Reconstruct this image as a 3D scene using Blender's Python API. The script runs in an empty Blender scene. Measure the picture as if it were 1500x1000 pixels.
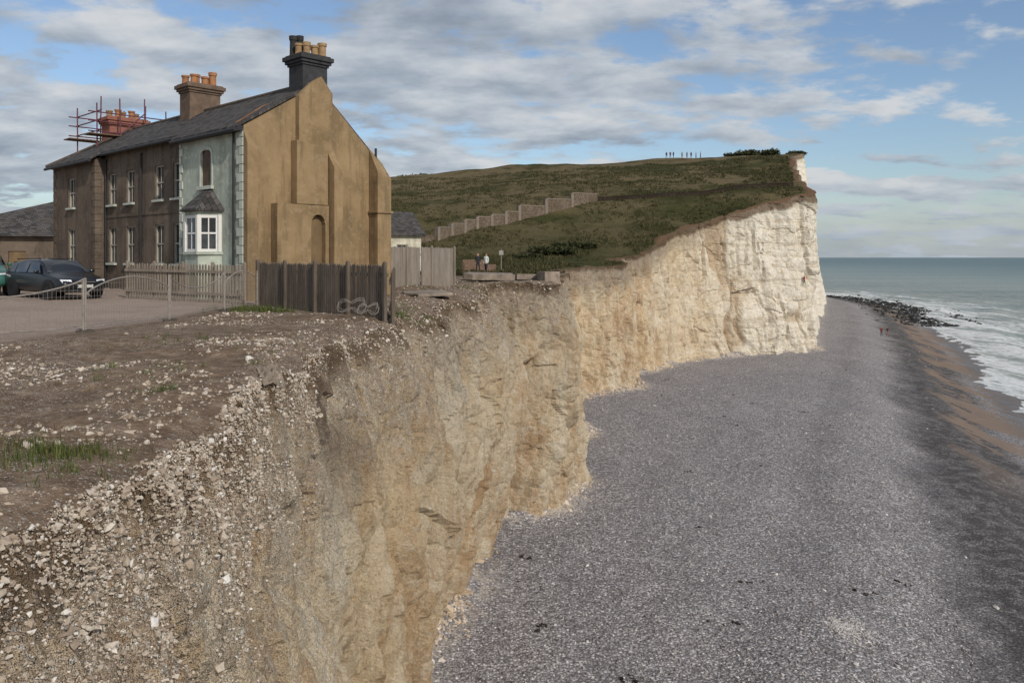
import bpy, math, random
import numpy as np
from mathutils import Vector, Matrix
random.seed(4); rng=np.random.default_rng(7)
scene=bpy.context.scene; COL=scene.collection
def link(o): COL.objects.link(o); return o
# ------------------------------------------------------------ noise
def _hs(ix,iy,iz,s):
    n=(ix*374761393+iy*668265263+iz*1103515245+s*974634777)&0xffffffff
    n=((n^(n>>13))*1274126177)&0xffffffff
    n=n^(n>>16); return n/4294967296.0
def vn(x,y,z=0.0,s=0):
    x,y,z=np.broadcast_arrays(np.asarray(x,float),np.asarray(y,float),np.asarray(z,float))
    ix=np.floor(x).astype(np.int64);iy=np.floor(y).astype(np.int64);iz=np.floor(z).astype(np.int64)
    fx=x-ix;fy=y-iy;fz=z-iz
    fx=fx*fx*(3-2*fx);fy=fy*fy*(3-2*fy);fz=fz*fz*(3-2*fz)
    def L(a,b,t): return a+(b-a)*t
    r=L(L(L(_hs(ix,iy,iz,s),_hs(ix+1,iy,iz,s),fx),L(_hs(ix,iy+1,iz,s),_hs(ix+1,iy+1,iz,s),fx),fy),
        L(L(_hs(ix,iy,iz+1,s),_hs(ix+1,iy,iz+1,s),fx),L(_hs(ix,iy+1,iz+1,s),_hs(ix+1,iy+1,iz+1,s),fx),fy),fz)
    return r
def fbm(x,y,z=0.0,o=4,s=0):
    a=.5;t=0;m=0
    x=np.asarray(x,float);y=np.asarray(y,float);z=np.asarray(z,float)
    for i in range(o):
        t=t+a*vn(x,y,z,s+i);m+=a;x=x*2.03;y=y*2.03;z=z*2.03;a*=.5
    return t/m
def wor(x,y,s=0,two=False):
    x,y=np.broadcast_arrays(np.asarray(x,float),np.asarray(y,float))
    ix=np.floor(x).astype(np.int64);iy=np.floor(y).astype(np.int64);d=np.full(x.shape,9.0);d2=np.full(x.shape,9.0);cid=np.zeros(x.shape)
    for a in (-1,0,1):
        for b_ in (-1,0,1):
            cx=ix+a;cy=iy+b_;px=cx+_hs(cx,cy,cx*0,s);py=cy+_hs(cx,cy,cx*0+1,s)
            q=(px-x)**2+(py-y)**2
            cid=np.where(q<d,_hs(cx,cy,cx*0+2,s),cid);d2=np.where(q<d,d,np.minimum(d2,q));d=np.minimum(d,q)
    if two: return np.sqrt(d),np.sqrt(d2),cid
    return np.sqrt(d)
def sst(a,b,x):
    t=np.clip((np.asarray(x,float)-a)/(b-a),0,1);return t*t*(3-2*t)
# ------------------------------------------------------------ node helpers
def newmat(name):
    m=bpy.data.materials.new(name);m.use_nodes=True
    nt=m.node_tree;b=nt.nodes['Principled BSDF'];return m,nt,b
def N(nt,t,ins=None,**p):
    n=nt.nodes.new(t)
    for k,v in p.items(): setattr(n,k,v)
    for k,v in (ins or {}).items():
        if isinstance(v,bpy.types.NodeSocket): nt.links.new(v,n.inputs[k])
        else: n.inputs[k].default_value=v
    return n
def C(c): return (c[0],c[1],c[2],1.0)
def objc(nt): return N(nt,'ShaderNodeTexCoord').outputs['Object']
def mapping(nt,v,sc=(1,1,1),rot=(0,0,0),loc=(0,0,0)):
    return N(nt,'ShaderNodeMapping',{'Vector':v,'Scale':sc,'Rotation':rot,'Location':loc}).outputs[0]
def noise(nt,v,scale,detail=5,rough=.6,dist=0):
    return N(nt,'ShaderNodeTexNoise',{'Vector':v,'Scale':scale,'Detail':detail,'Roughness':rough,'Distortion':dist}).outputs['Fac']
def ramp(nt,f,stops,interp='LINEAR'):
    n=N(nt,'ShaderNodeValToRGB',{0:f});cr=n.color_ramp;cr.interpolation=interp
    while len(cr.elements)<len(stops): cr.elements.new(.5)
    for e,(p,c) in zip(cr.elements,stops):
        e.position=p;e.color=C(c) if isinstance(c,(tuple,list)) else (c,c,c,1)
    return n.outputs[0]
def mix(nt,f,a,b,mode='MIX'):
    n=nt.nodes.new('ShaderNodeMix');n.data_type='RGBA';n.blend_type=mode
    for i,v in ((0,f),(6,a),(7,b)):
        if isinstance(v,bpy.types.NodeSocket): nt.links.new(v,n.inputs[i])
        elif i==0: n.inputs[0].default_value=v
        else: n.inputs[i].default_value=C(v)
    return n.outputs[2]
def M(nt,op,a,b=0.0,clamp=False):
    return N(nt,'ShaderNodeMath',{0:a,1:b},operation=op,use_clamp=clamp).outputs[0]
def mr(nt,v,a,b,c=0.0,d=1.0):
    return N(nt,'ShaderNodeMapRange',{0:v,1:a,2:b,3:c,4:d},interpolation_type='SMOOTHSTEP').outputs[0]
def attr(nt,n): return N(nt,'ShaderNodeAttribute',attribute_name=n).outputs['Fac']
def bump(nt,b,h,strength=.5,dist=.02,normal=None):
    d={'Height':h,'Strength':strength,'Distance':dist}
    if normal is not None: d['Normal']=normal
    n=N(nt,'ShaderNodeBump',d);nt.links.new(n.outputs[0],b.inputs['Normal']);return n.outputs[0]
def setc(nt,b,c,rough=.9,spec=.2):
    if isinstance(c,bpy.types.NodeSocket): nt.links.new(c,b.inputs['Base Color'])
    else: b.inputs['Base Color'].default_value=C(c)
    if isinstance(rough,bpy.types.NodeSocket): nt.links.new(rough,b.inputs['Roughness'])
    else: b.inputs['Roughness'].default_value=rough
    b.inputs['Specular IOR Level'].default_value=spec
def pm(name,c,rough=.8,var=.25,scale=3.0,bs=.2,bd=.01,spec=.25,metal=0,fine=30,sc=(1,1,1)):
    m,nt,b=newmat(name);v=mapping(nt,objc(nt),sc)
    n=noise(nt,v,scale,4,.65);n2=noise(nt,v,fine,3,.6)
    lo=tuple(x*(1-var) for x in c);hi=tuple(min(1,x*(1+var)) for x in c)
    col=ramp(nt,n,[(.3,lo),(.7,hi)])
    col=mix(nt,.5*var,col,ramp(nt,n2,[(.35,.1),(.65,.9)]),'OVERLAY')
    setc(nt,b,col,rough,spec);b.inputs['Metallic'].default_value=metal
    bump(nt,b,n2,bs,bd);return m
# ------------------------------------------------------------ mesh helpers
def rawmesh(name,verts,faces,mat=None,smooth=False,attrs=None):
    me=bpy.data.meshes.new(name)
    verts=np.asarray(verts,np.float32);faces=np.asarray(faces,np.int32)
    nv=len(verts);nf,k=faces.shape
    me.vertices.add(nv);me.vertices.foreach_set('co',verts.ravel())
    me.loops.add(nf*k);me.loops.foreach_set('vertex_index',faces.ravel())
    me.polygons.add(nf);me.polygons.foreach_set('loop_start',np.arange(0,nf*k,k,dtype=np.int32))
    me.polygons.foreach_set('loop_total',np.full(nf,k,np.int32))
    me.polygons.foreach_set('use_smooth',np.full(nf,smooth))
    for n,a in (attrs or {}).items():
        at=me.attributes.new(n,'FLOAT','POINT');at.data.foreach_set('value',np.asarray(a,np.float32).ravel())
    me.update(calc_edges=True);me.validate()
    if mat: me.materials.append(mat)
    return link(bpy.data.objects.new(name,me))
def gridfaces(nr,nc,flip=False):
    i=np.arange(nr-1)[:,None]*nc+np.arange(nc-1)[None,:]
    f=np.stack([i,i+1,i+nc+1,i+nc],-1).reshape(-1,4)
    return f[:,::-1] if flip else f
class MB:
    def __init__(s): s.v=[];s.f=[]
    def add(s,vs,fs):
        o=len(s.v);s.v+=[tuple(v) for v in vs];s.f+=[tuple(i+o for i in f) for f in fs];return s
    def box(s,x0,x1,y0,y1,z0,z1,mat=None):
        vs=[(x0,y0,z0),(x1,y0,z0),(x1,y1,z0),(x0,y1,z0),(x0,y0,z1),(x1,y0,z1),(x1,y1,z1),(x0,y1,z1)]
        if mat is not None: vs=[mat@Vector(v) for v in vs]
        return s.add(vs,[(0,3,2,1),(4,5,6,7),(0,1,5,4),(1,2,6,5),(2,3,7,6),(3,0,4,7)])
    def quad(s,a,b,c,d): return s.add([a,b,c,d],[(0,1,2,3)])
    def prism(s,poly,ax,a,b):
        def mk(p,t):
            return {0:(t,p[0],p[1]),1:(p[0],t,p[1]),2:(p[0],p[1],t)}[ax]
        n=len(poly);vs=[mk(p,a) for p in poly]+[mk(p,b) for p in poly]
        fs=[tuple(range(n)),tuple(range(2*n-1,n-1,-1))]+[(i,i+n,(i+1)%n+n,(i+1)%n) for i in range(n)]
        return s.add(vs,fs)
    def tube(s,p,q,r0,r1=None,n=8,cap=True):
        r1=r0 if r1 is None else r1
        p=Vector(p);q=Vector(q);d=(q-p).normalized()
        a=d.orthogonal().normalized();b=d.cross(a)
        vs=[p+(a*math.cos(t)+b*math.sin(t))*r0 for t in [2*math.pi*i/n for i in range(n)]]
        vs+=[q+(a*math.cos(t)+b*math.sin(t))*r1 for t in [2*math.pi*i/n for i in range(n)]]
        fs=[(i,(i+1)%n,(i+1)%n+n,i+n) for i in range(n)]
        if cap: fs+=[tuple(range(n-1,-1,-1)),tuple(range(n,2*n))]
        return s.add(vs,fs)
    def lathe(s,c,prof,n=12):
        vs=[];
        for r,z in prof: vs+=[(c[0]+r*math.cos(2*math.pi*i/n),c[1]+r*math.sin(2*math.pi*i/n),c[2]+z) for i in range(n)]
        fs=[]
        for k in range(len(prof)-1): fs+=[(k*n+i,k*n+(i+1)%n,(k+1)*n+(i+1)%n,(k+1)*n+i) for i in range(n)]
        return s.add(vs,fs)
    def build(s,name,mat,parent=None,bevel=0,smooth=False,recalc=True):
        me=bpy.data.meshes.new(name);me.from_pydata(s.v,[],s.f);me.update()
        if recalc:
            import bmesh
            bm=bmesh.new();bm.from_mesh(me);bmesh.ops.recalc_face_normals(bm,faces=bm.faces);bm.to_mesh(me);bm.free()
        if mat: me.materials.append(mat)
        if smooth: me.polygons.foreach_set('use_smooth',[True]*len(me.polygons))
        o=link(bpy.data.objects.new(name,me))
        if bevel:
            b=o.modifiers.new('b','BEVEL');b.width=bevel;b.segments=2;b.limit_method='ANGLE'
        if parent: o.parent=parent
        return o
def empty(name,loc,rz=0):
    e=bpy.data.objects.new(name,None);e.location=loc;e.rotation_euler=(0,0,rz);e.empty_display_size=.3;return link(e)
def top(o,label,cat,group=None,kind=None):
    o['label']=label;o['category']=cat
    if group:o['group']=group
    if kind:o['kind']=kind
    return o
def copytree(root):
    r=root.copy();COL.objects.link(r)
    for ch in root.children:
        c=ch.copy();COL.objects.link(c);c.parent=r;c.matrix_parent_inverse=ch.matrix_parent_inverse.copy()
        for g in ch.children:
            k=g.copy();COL.objects.link(k);k.parent=c;k.matrix_parent_inverse=g.matrix_parent_inverse.copy()
    return r
# ------------------------------------------------------------ terrain definition
tab=np.array([(-30,-3.4,-1.2),(-12,-3.2,-1.1),(0,-3.0,-1.1),(5,-3.0,-1.3),(9,-3.05,-1.9),(12,-3.1,-2.4),(14,-3.5,-2.9),(16,-3.7,-3.2),(18,-3.4,-3.2),(20,-3.0,-3.0),(23,-2.6,-3.1),
 (26,-2.3,-3.5),(28,-2.2,-3.9),(30,-2.0,-3.7),(33,-1.5,-2.5),(36,-1.2,-2.0),(39,-1.5,-2.3),(42,-1.6,-2.5),(43.6,-1.2,-2.1),(44.6,1.6,.7),(46,2.5,2.4),(50,3.1,3.4),(53,3.4,4.4),(55,2.8,3.7),(58,.6,1.2),(62,.3,.9),(64.2,4.3,5.2),(67.5,5.3,6.3),(71,4.6,5.6),(76,3.0,4.0),(79,4.0,4.9),
 (84,6.4,7.2),(86,8.4,9.4),(89,12.4,13.6),(93,13.4,14.4),(99,12.0,12.8),(101,15.6,16.6),(107,19.2,20),(111,20.8,21.6),(116,25.5,26.6),(119,31,32.4),(122,36,37.5),(124.5,42,43.3),(126.5,46.2,47.2),(130,46.6,48.2),(135,47.3,49.8),(150,52.0,55.6),(186,63.5,69.5),(196,67.6,73.6),(200,70.6,75.5),(206,72.0,78),
 (250,87,95),(300,104,114.5),(330,112,121),(400,118,121),(700,118,121)],float)
yf=np.arange(-30,700,.05)
def sm(a,w):
    k=np.hanning(w);k/=k.sum();p=np.pad(a,w//2,mode='edge');return np.convolve(p,k,'valid')[:len(a)]
XTf=sm(np.interp(yf,tab[:,0],tab[:,1]),21);XBf=sm(np.interp(yf,tab[:,0],tab[:,2]),21)
def XT(y): return np.interp(y,yf,XTf)
def XB(y): return np.interp(y,yf,XBf)
hy=np.array([(-60,-1.6),(22,-1.55),(40,-1.35),(60,-1.35),(80,-1.3),(92,-.7),(101,.0),(116,4.0),(122,6.6),(126,8.4),(130,9.3),(150,12.5),(200,21.3),(250,25.6),(290,26.3),(400,20),(800,0)],float)
yh=np.arange(-60,800,.5);HYf=sm(np.interp(yh,hy[:,0],hy[:,1]),15)
def H(x,y,fine=True):
    x=np.asarray(x,float);y=np.asarray(y,float)
    f=sst(-125,-48,x)
    base=np.interp(y,yh,HYf)
    z=-1.5+(base+1.5)*np.where(base>-1.0,f*.93+.07,1)
    z=z+.062*x*sst(102,150,y)*f
    hill=sst(85,125,y)
    z=z+hill*f*((fbm(x/26,y/26,0,3,50)-.5)*3.2*sst(105,180,y)+(fbm(x/6,y/6,0,3,60)-.5)*.8)
    e=XT(y)-x
    z=z-.20*np.exp(-np.maximum(e,0)/.3)*(1-sst(48,80,y))
    z=z-.30*np.exp(-np.maximum(e,0)/1.2)*sst(20,25,y)*(1-sst(40,44,y))
    rough=1-sst(4.6,6,-x+0*y)*sst(15,16.5,y)*(1-sst(34,38,y))
    z=z+(1-hill)*rough*((fbm(x/1.6,y/1.6,0,4,70)-.5)*.30+(fbm(x/.35,y/.35,0,3,75)-.5)*.10)
    return z
XS_t=np.array([(-60,-5),(0,17),(45,36),(89,55),(138,77),(200,102),(254,122),(300,131),(340,134),(400,130),(700,100)],float)
def XS(y): return np.interp(y,XS_t[:,0],XS_t[:,1])
SEA=-16.5
def B(x,y):
    off=(XS(y)-x)
    z=-14.5-2.0*(1-sst(-1,20,off))-1.5*(1-sst(-14,0,off))
    z=z+(fbm(x/7,y/14,0,3,90)-.5)*.5+(fbm(x/1.2,y/1.6,0,3,95)-.5)*.20
    z=z+.16*np.sin(off*.75+2*fbm(x/9,y/20,0,2,97))*sst(4,9,off)*(1-sst(20,26,off))
    cl=x-XB(y); z=z+.75*np.exp(-np.maximum(cl,0)/.8)*fbm(x/3,y/3,0,2,99)*1.4
    return z
ys=[-25.0]
while ys[-1]<600:
    y=ys[-1];dx=(XT(y+.1)-XT(y))/.1;L=math.hypot(1,dx)
    st=.055 if 1<y<22 else (.10 if y<52 else (.19 if y<130 else (.7 if y<330 else 5)))
    if y<1: st=.3
    ys.append(y+st/L)
ys=np.array(ys);R=len(ys)
xt=XT(ys);xb=XB(ys)
s=np.concatenate([[0],np.cumsum(np.hypot(np.diff(ys),np.diff(xt)))])
XTn=sm(XTf,181);tx=np.interp(ys,yf,np.gradient(XTn,.05));nx=1/np.hypot(1,tx);ny=-tx/np.hypot(1,tx)
K=220;k=(np.linspace(0,1,K))**1.25
far=sst(96,124,ys)[:,None];near=1-sst(17,24,ys)[:,None]
S=s[:,None];Yc=ys[:,None]
zt0=H(xt,ys)[:,None];ZB=-16.3
Z=zt0+(ZB-zt0)*k[None,:]
dep=zt0-Z
kk=np.clip(dep/(zt0+14.5),0,1.2)
g=(1-near)*kk**.9+near*np.clip(kk,0,1)**.55
bul=sst(15,20,Yc)*(1-sst(42,44,Yc))
bl=bul*1.15*np.sin(math.pi*np.clip(kk,0,1)**.6)
warp=(fbm(S/3,Z/5,0,3,11)-.5)*3.0
inner=sst(.3,3.5,dep)
mid=sst(17,22,Yc)*(1-far)
big=(fbm(S/6.0,Z/40,0,3,1)-.5)*(1.8+1.5*mid)*(1-.6*near)*(.3+.7*inner)
def facet(u,v,s_,tilt):
    a,b_,c=wor(u,v,s_,True);e=np.clip((b_-a)*3,0,1)
    return (c-.5)*tilt+(.5-a)*.5*tilt-(1-e)**2*.22*tilt
def rib(S_,Z_,w,l,s_):
    a,b_,c=wor(S_/w,Z_/l,s_,True);return (.55-a)
ribs=rib(S+warp*.5,Z,3.6,34,71)*1.9*mid*(.25+.75*inner)+rib(S+warp*.4,Z,1.5,13,73)*.8*(1-.5*far)*(.25+.75*inner)
f2=facet((S+warp*.6)/1.0,Z/3.0,5,.40);w3=facet((S+warp*.4)/.45,Z/.8,8,.18)
fac=ribs+f2*(.35+.65*inner)*(1-.5*far)+w3*(1-.5*far)
f4=rib(S+warp*.6,Z,6.0,44,12)*2.2+facet((S+warp*.6)/4.5,Z/14,18,.9);f5=facet((S+warp*.4)/3.2,Z/2.0,14,.34);f6=facet((S+warp*.4)/1.1,Z/.9,16,.10)
ffar=far*(f4+f5+f6)
medn=(fbm(S/.9,Z/1.3,0,4,31)-.5)*.48*(1-.5*far)
fin=(fbm(S/.16,Z/.22,0,3,41)-.5)*.13*(1-.4*far)
crack=np.clip(1-np.abs(fbm((S+warp)/3.2,Z/20,0,3,44)-.5)*20,0,1)*inner
rill=np.abs(2*fbm((S+warp*.5)/.8,Z/8,0,3,47)-1)*inner
D=big+fac+ffar+medn+fin-crack*.5+(rill-.3)*.32*(1-.8*far)
D=D*(1-.5*sst(128,140,Yc))
D=D+bl-.25*mid
X=xt[:,None]+(xb-xt)[:,None]*g+D*nx[:,None]
Y=ys[:,None]+D*ny[:,None]*np.ones((1,K))
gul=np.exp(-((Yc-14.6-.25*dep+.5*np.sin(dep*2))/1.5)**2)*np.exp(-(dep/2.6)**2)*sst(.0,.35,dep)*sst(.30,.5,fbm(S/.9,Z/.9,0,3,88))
zt=H(X[:,0],Y[:,0]);Z[:,0]=zt
fall=np.exp(-dep/.5);Z=Z+(zt[:,None]-zt0)*fall*(k[None,:]>0)
CV=np.stack([X,Y,Z],-1)
# ------------------------------------------------------------ materials: terrain
def cliff_material():
    m,nt,b=newmat('chalk_cliff');v=objc(nt)
    d=attr(nt,'depth');fr=attr(nt,'far');gl=attr(nt,'gully');rg=attr(nt,'relief');wt=attr(nt,'white')
    nf=M(nt,'SUBTRACT',1.0,M(nt,'MULTIPLY',fr,.5))
    n1=noise(nt,mapping(nt,v,(.5,.5,.16)),1.0,6,.68,.4)
    n2=noise(nt,v,1.6,7,.76);n3=noise(nt,v,7,5,.76);n4=noise(nt,v,32,3,.75)
    nearc=ramp(nt,n1,[(.34,(.50,.345,.205)),(.44,(.60,.445,.285)),(.53,(.67,.545,.375)),(.63,(.74,.645,.49))])
    nearc=mix(nt,mr(nt,n2,.52,.63,0,.65),nearc,(.78,.705,.57))
    nearc=mix(nt,mr(nt,n2,.45,.36,0,.5),nearc,(.43,.29,.17))
    stre=noise(nt,mapping(nt,v,(2.6,2.6,.32)),1.0,5,.72,.6)
    nearc=mix(nt,mr(nt,stre,.53,.61,0,.4),nearc,(.77,.69,.54))
    nearc=mix(nt,mr(nt,stre,.45,.37,0,.4),nearc,(.42,.28,.165))
    hue=noise(nt,mapping(nt,v,(.11,.11,.05)),1.0,3,.5)
    nearc=mix(nt,mr(nt,hue,.46,.62,0,.45),nearc,mix(nt,1.0,nearc,(1.0,.86,.66),'MULTIPLY'))
    farc=ramp(nt,n2,[(.30,(.54,.44,.30)),(.43,(.64,.55,.41)),(.54,(.70,.63,.50)),(.66,(.76,.71,.60))])
    buff=noise(nt,mapping(nt,v,(.10,.10,.05)),1.0,4,.6)
    farc=mix(nt,mr(nt,buff,.44,.60,0,.55),farc,(.58,.45,.29))
    farc=mix(nt,M(nt,'MULTIPLY',wt,mr(nt,n2,.36,.56,.2,.65)),farc,(.80,.765,.68))
    farc=mix(nt,mr(nt,stre,.44,.36,0,.4),farc,(.42,.33,.22))
    wv=noise(nt,mapping(nt,v,(.04,.04,1.1)),1.0,4,.55,.1)
    farc=mix(nt,mr(nt,wv,.57,.60,0,.38),farc,(.40,.33,.24))
    farc=mix(nt,mr(nt,wv,.44,.40,0,.25),farc,(.80,.76,.67))
    c=mix(nt,fr,nearc,farc)
    c=mix(nt,M(nt,'MULTIPLY',mr(nt,n3,.46,.36,0,.5),nf),c,mix(nt,1.0,c,(.62,.52,.42),'MULTIPLY'))
    c=mix(nt,mr(nt,n3,.55,.63,0,.4),c,mix(nt,1.0,c,(1.12,1.13,1.14),'MULTIPLY'))
    c=mix(nt,M(nt,'MULTIPLY',mr(nt,n4,.45,.34,0,.45),nf),c,mix(nt,1.0,c,(.64,.56,.48),'MULTIPLY'))
    vor=N(nt,'ShaderNodeTexVoronoi',{'Vector':v,'Scale':20.0},feature='F1')
    vr=N(nt,'ShaderNodeSeparateColor',{0:vor.outputs['Color']}).outputs[0]
    stone=M(nt,'MULTIPLY',mr(nt,vr,.50,.56),mr(nt,vor.outputs['Distance'],.5,.3))
    vo2=N(nt,'ShaderNodeTexVoronoi',{'Vector':v,'Scale':47.0},feature='F1')
    vr2=N(nt,'ShaderNodeSeparateColor',{0:vo2.outputs['Color']}).outputs[0]
    stone2=M(nt,'MULTIPLY',mr(nt,vr2,.45,.5),mr(nt,vo2.outputs['Distance'],.5,.35))
    stn=M(nt,'MAXIMUM',stone,stone2)
    scol=ramp(nt,vr,[(.5,(.44,.36,.28)),(.7,(.58,.51,.42)),(.95,(.71,.67,.60))])
    up=M(nt,'MULTIPLY',mr(nt,M(nt,'ADD',d,M(nt,'MULTIPLY',n2,-3.6)),1.8,-1.2),M(nt,'SUBTRACT',1.0,M(nt,'MULTIPLY',fr,.9)))
    soil=ramp(nt,n3,[(.38,(.30,.225,.16)),(.62,(.52,.43,.33))])
    c=mix(nt,M(nt,'MULTIPLY',up,mr(nt,n2,.42,.54,.25,.85)),c,soil)
    so=M(nt,'MULTIPLY',stn,M(nt,'MAXIMUM',up,M(nt,'MULTIPLY',M(nt,'SUBTRACT',1.0,fr),.12)))
    c=mix(nt,so,c,scol)
    rim=mr(nt,M(nt,'SUBTRACT',M(nt,'ADD',d,M(nt,'MULTIPLY',n1,-1.6)),M(nt,'MULTIPLY',fr,.7)),-.1,-.7)
    c=mix(nt,M(nt,'MULTIPLY',rim,.85),c,(.14,.09,.052))
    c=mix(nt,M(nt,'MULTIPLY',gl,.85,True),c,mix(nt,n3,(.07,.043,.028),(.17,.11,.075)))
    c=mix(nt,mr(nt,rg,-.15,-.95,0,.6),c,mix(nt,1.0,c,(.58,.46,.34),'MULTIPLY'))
    setc(nt,b,c,.95,.06)
    h=M(nt,'ADD',M(nt,'MULTIPLY',n3,nf),M(nt,'MULTIPLY',stn,M(nt,'MULTIPLY',up,.6)))
    b1=N(nt,'ShaderNodeBump',{'Height':h,'Strength':1.0,'Distance':.18}).outputs[0]
    bump(nt,b,n4,.8,.045,b1);return m
def ground_material():
    m,nt,b=newmat('clifftop_ground');v=objc(nt)
    gr=attr(nt,'grass');gv=attr(nt,'gravel')
    n1=noise(nt,v,.45,5,.65);n2=noise(nt,v,4,6,.7);n3=noise(nt,v,28,3,.7);nb=noise(nt,mapping(nt,v,(.012,.06,.06)),1.0,5,.6,.4)
    soil=ramp(nt,n2,[(.3,(.10,.066,.043)),(.5,(.19,.134,.092)),(.7,(.31,.235,.17))])
    vor=N(nt,'ShaderNodeTexVoronoi',{'Vector':v,'Scale':20.0});vr=N(nt,'ShaderNodeSeparateColor',{0:vor.outputs['Color']}).outputs[0]
    vo2=N(nt,'ShaderNodeTexVoronoi',{'Vector':v,'Scale':52.0});vr2=N(nt,'ShaderNodeSeparateColor',{0:vo2.outputs['Color']}).outputs[0]
    dens=mr(nt,n1,.35,.62)
    st=M(nt,'MULTIPLY',M(nt,'MAXIMUM',M(nt,'MULTIPLY',mr(nt,vr,.76,.79),mr(nt,vor.outputs[0],.42,.3)),M(nt,'MULTIPLY',mr(nt,vr2,.64,.68),mr(nt,vo2.outputs[0],.42,.3))),dens)
    soil=mix(nt,st,soil,ramp(nt,vr2,[(.2,(.38,.32,.26)),(.9,(.66,.62,.57))]))
    grav=ramp(nt,n3,[(.3,(.30,.225,.175)),(.7,(.46,.37,.31))]);grav=mix(nt,mr(nt,n1,.4,.65,0,.4),grav,(.26,.20,.16))
    pat=noise(nt,v,.09,6,.66);
    g1=ramp(nt,n2,[(.3,(.030,.031,.012)),(.5,(.052,.053,.021)),(.7,(.088,.082,.036))])
    g2=ramp(nt,n2,[(.3,(.095,.072,.038)),(.5,(.14,.108,.058)),(.7,(.19,.15,.086))])
    upy=N(nt,'ShaderNodeSeparateXYZ',{0:v}).outputs[1]
    gcol=mix(nt,M(nt,'MULTIPLY',mr(nt,M(nt,'ADD',pat,M(nt,'MULTIPLY',nb,.9)),.80,1.0),mr(nt,upy,95,150,.35,1.0)),g1,g2)
    gcol=mix(nt,mr(nt,noise(nt,v,.26,6,.70),.53,.63,0,.65),gcol,(.024,.026,.011))
    c=mix(nt,gv,soil,grav)
    lip=ramp(nt,n2,[(.3,(.10,.058,.034)),(.7,(.21,.13,.08))]);c=mix(nt,mr(nt,upy,75,95),c,lip)
    gm=mr(nt,M(nt,'ADD',gr,M(nt,'MULTIPLY',M(nt,'SUBTRACT',n2,.5),.9)),.4,.6)
    c=mix(nt,gm,c,gcol)
    setc(nt,b,c,.97,.06)
    b1=N(nt,'ShaderNodeBump',{'Height':n2,'Strength':.7,'Distance':.12}).outputs[0]
    bump(nt,b,M(nt,'ADD',n3,st),.7,.025,b1);return m
dd=np.maximum(zt[:,None]-Z,0)
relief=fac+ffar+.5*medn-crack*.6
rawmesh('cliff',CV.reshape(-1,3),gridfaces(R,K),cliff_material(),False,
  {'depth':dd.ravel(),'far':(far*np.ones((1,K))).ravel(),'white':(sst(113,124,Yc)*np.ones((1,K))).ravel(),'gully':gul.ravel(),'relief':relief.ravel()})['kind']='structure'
T=190;ti=420*(np.exp(5.4*np.arange(T)/(T-1))-1)/(np.exp(5.4)-1)
w=sst(0,2.5,ti)[None,:]
GX=X[:,0][:,None]*(1-w)+xt[:,None]*w-ti[None,:]
GY=Y[:,0][:,None]*(1-w)+ys[:,None]*w
GZ=H(GX,GY)
gx=GX;gy=GY
fl=np.interp(gy,[13,17,20,25,30],[-9.6,-8.9,-8.4,-8.5,-7.5])
gravel=sst(0,.5,fl-gx)*sst(14.8,15.6,gy+ (fbm(gx/1.2,gy/1.2,0,3,5)-.5)*1.5)*(1-sst(60,70,gy))
grass=sst(50,66,gy+(fbm(gx/5,gy/5,0,3,8)-.5)*22)*1.0
grass=np.maximum(grass,sst(.60,.72,fbm(gx/1.8,gy/1.8,0,3,9))*(1-gravel)*.55*sst(18,24,gy))
eg=XT(gy)-gx;grass=grass*sst(.1,1.6,eg+(fbm(gx/2.5,gy/2.5,0,3,19)-.5)*3.5)
rawmesh('ground',np.stack([GX,GY,GZ],-1).reshape(-1,3),gridfaces(R,T,True),ground_material(),True,
  {'grass':grass.ravel(),'gravel':gravel.ravel()})['kind']='structure'
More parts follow.
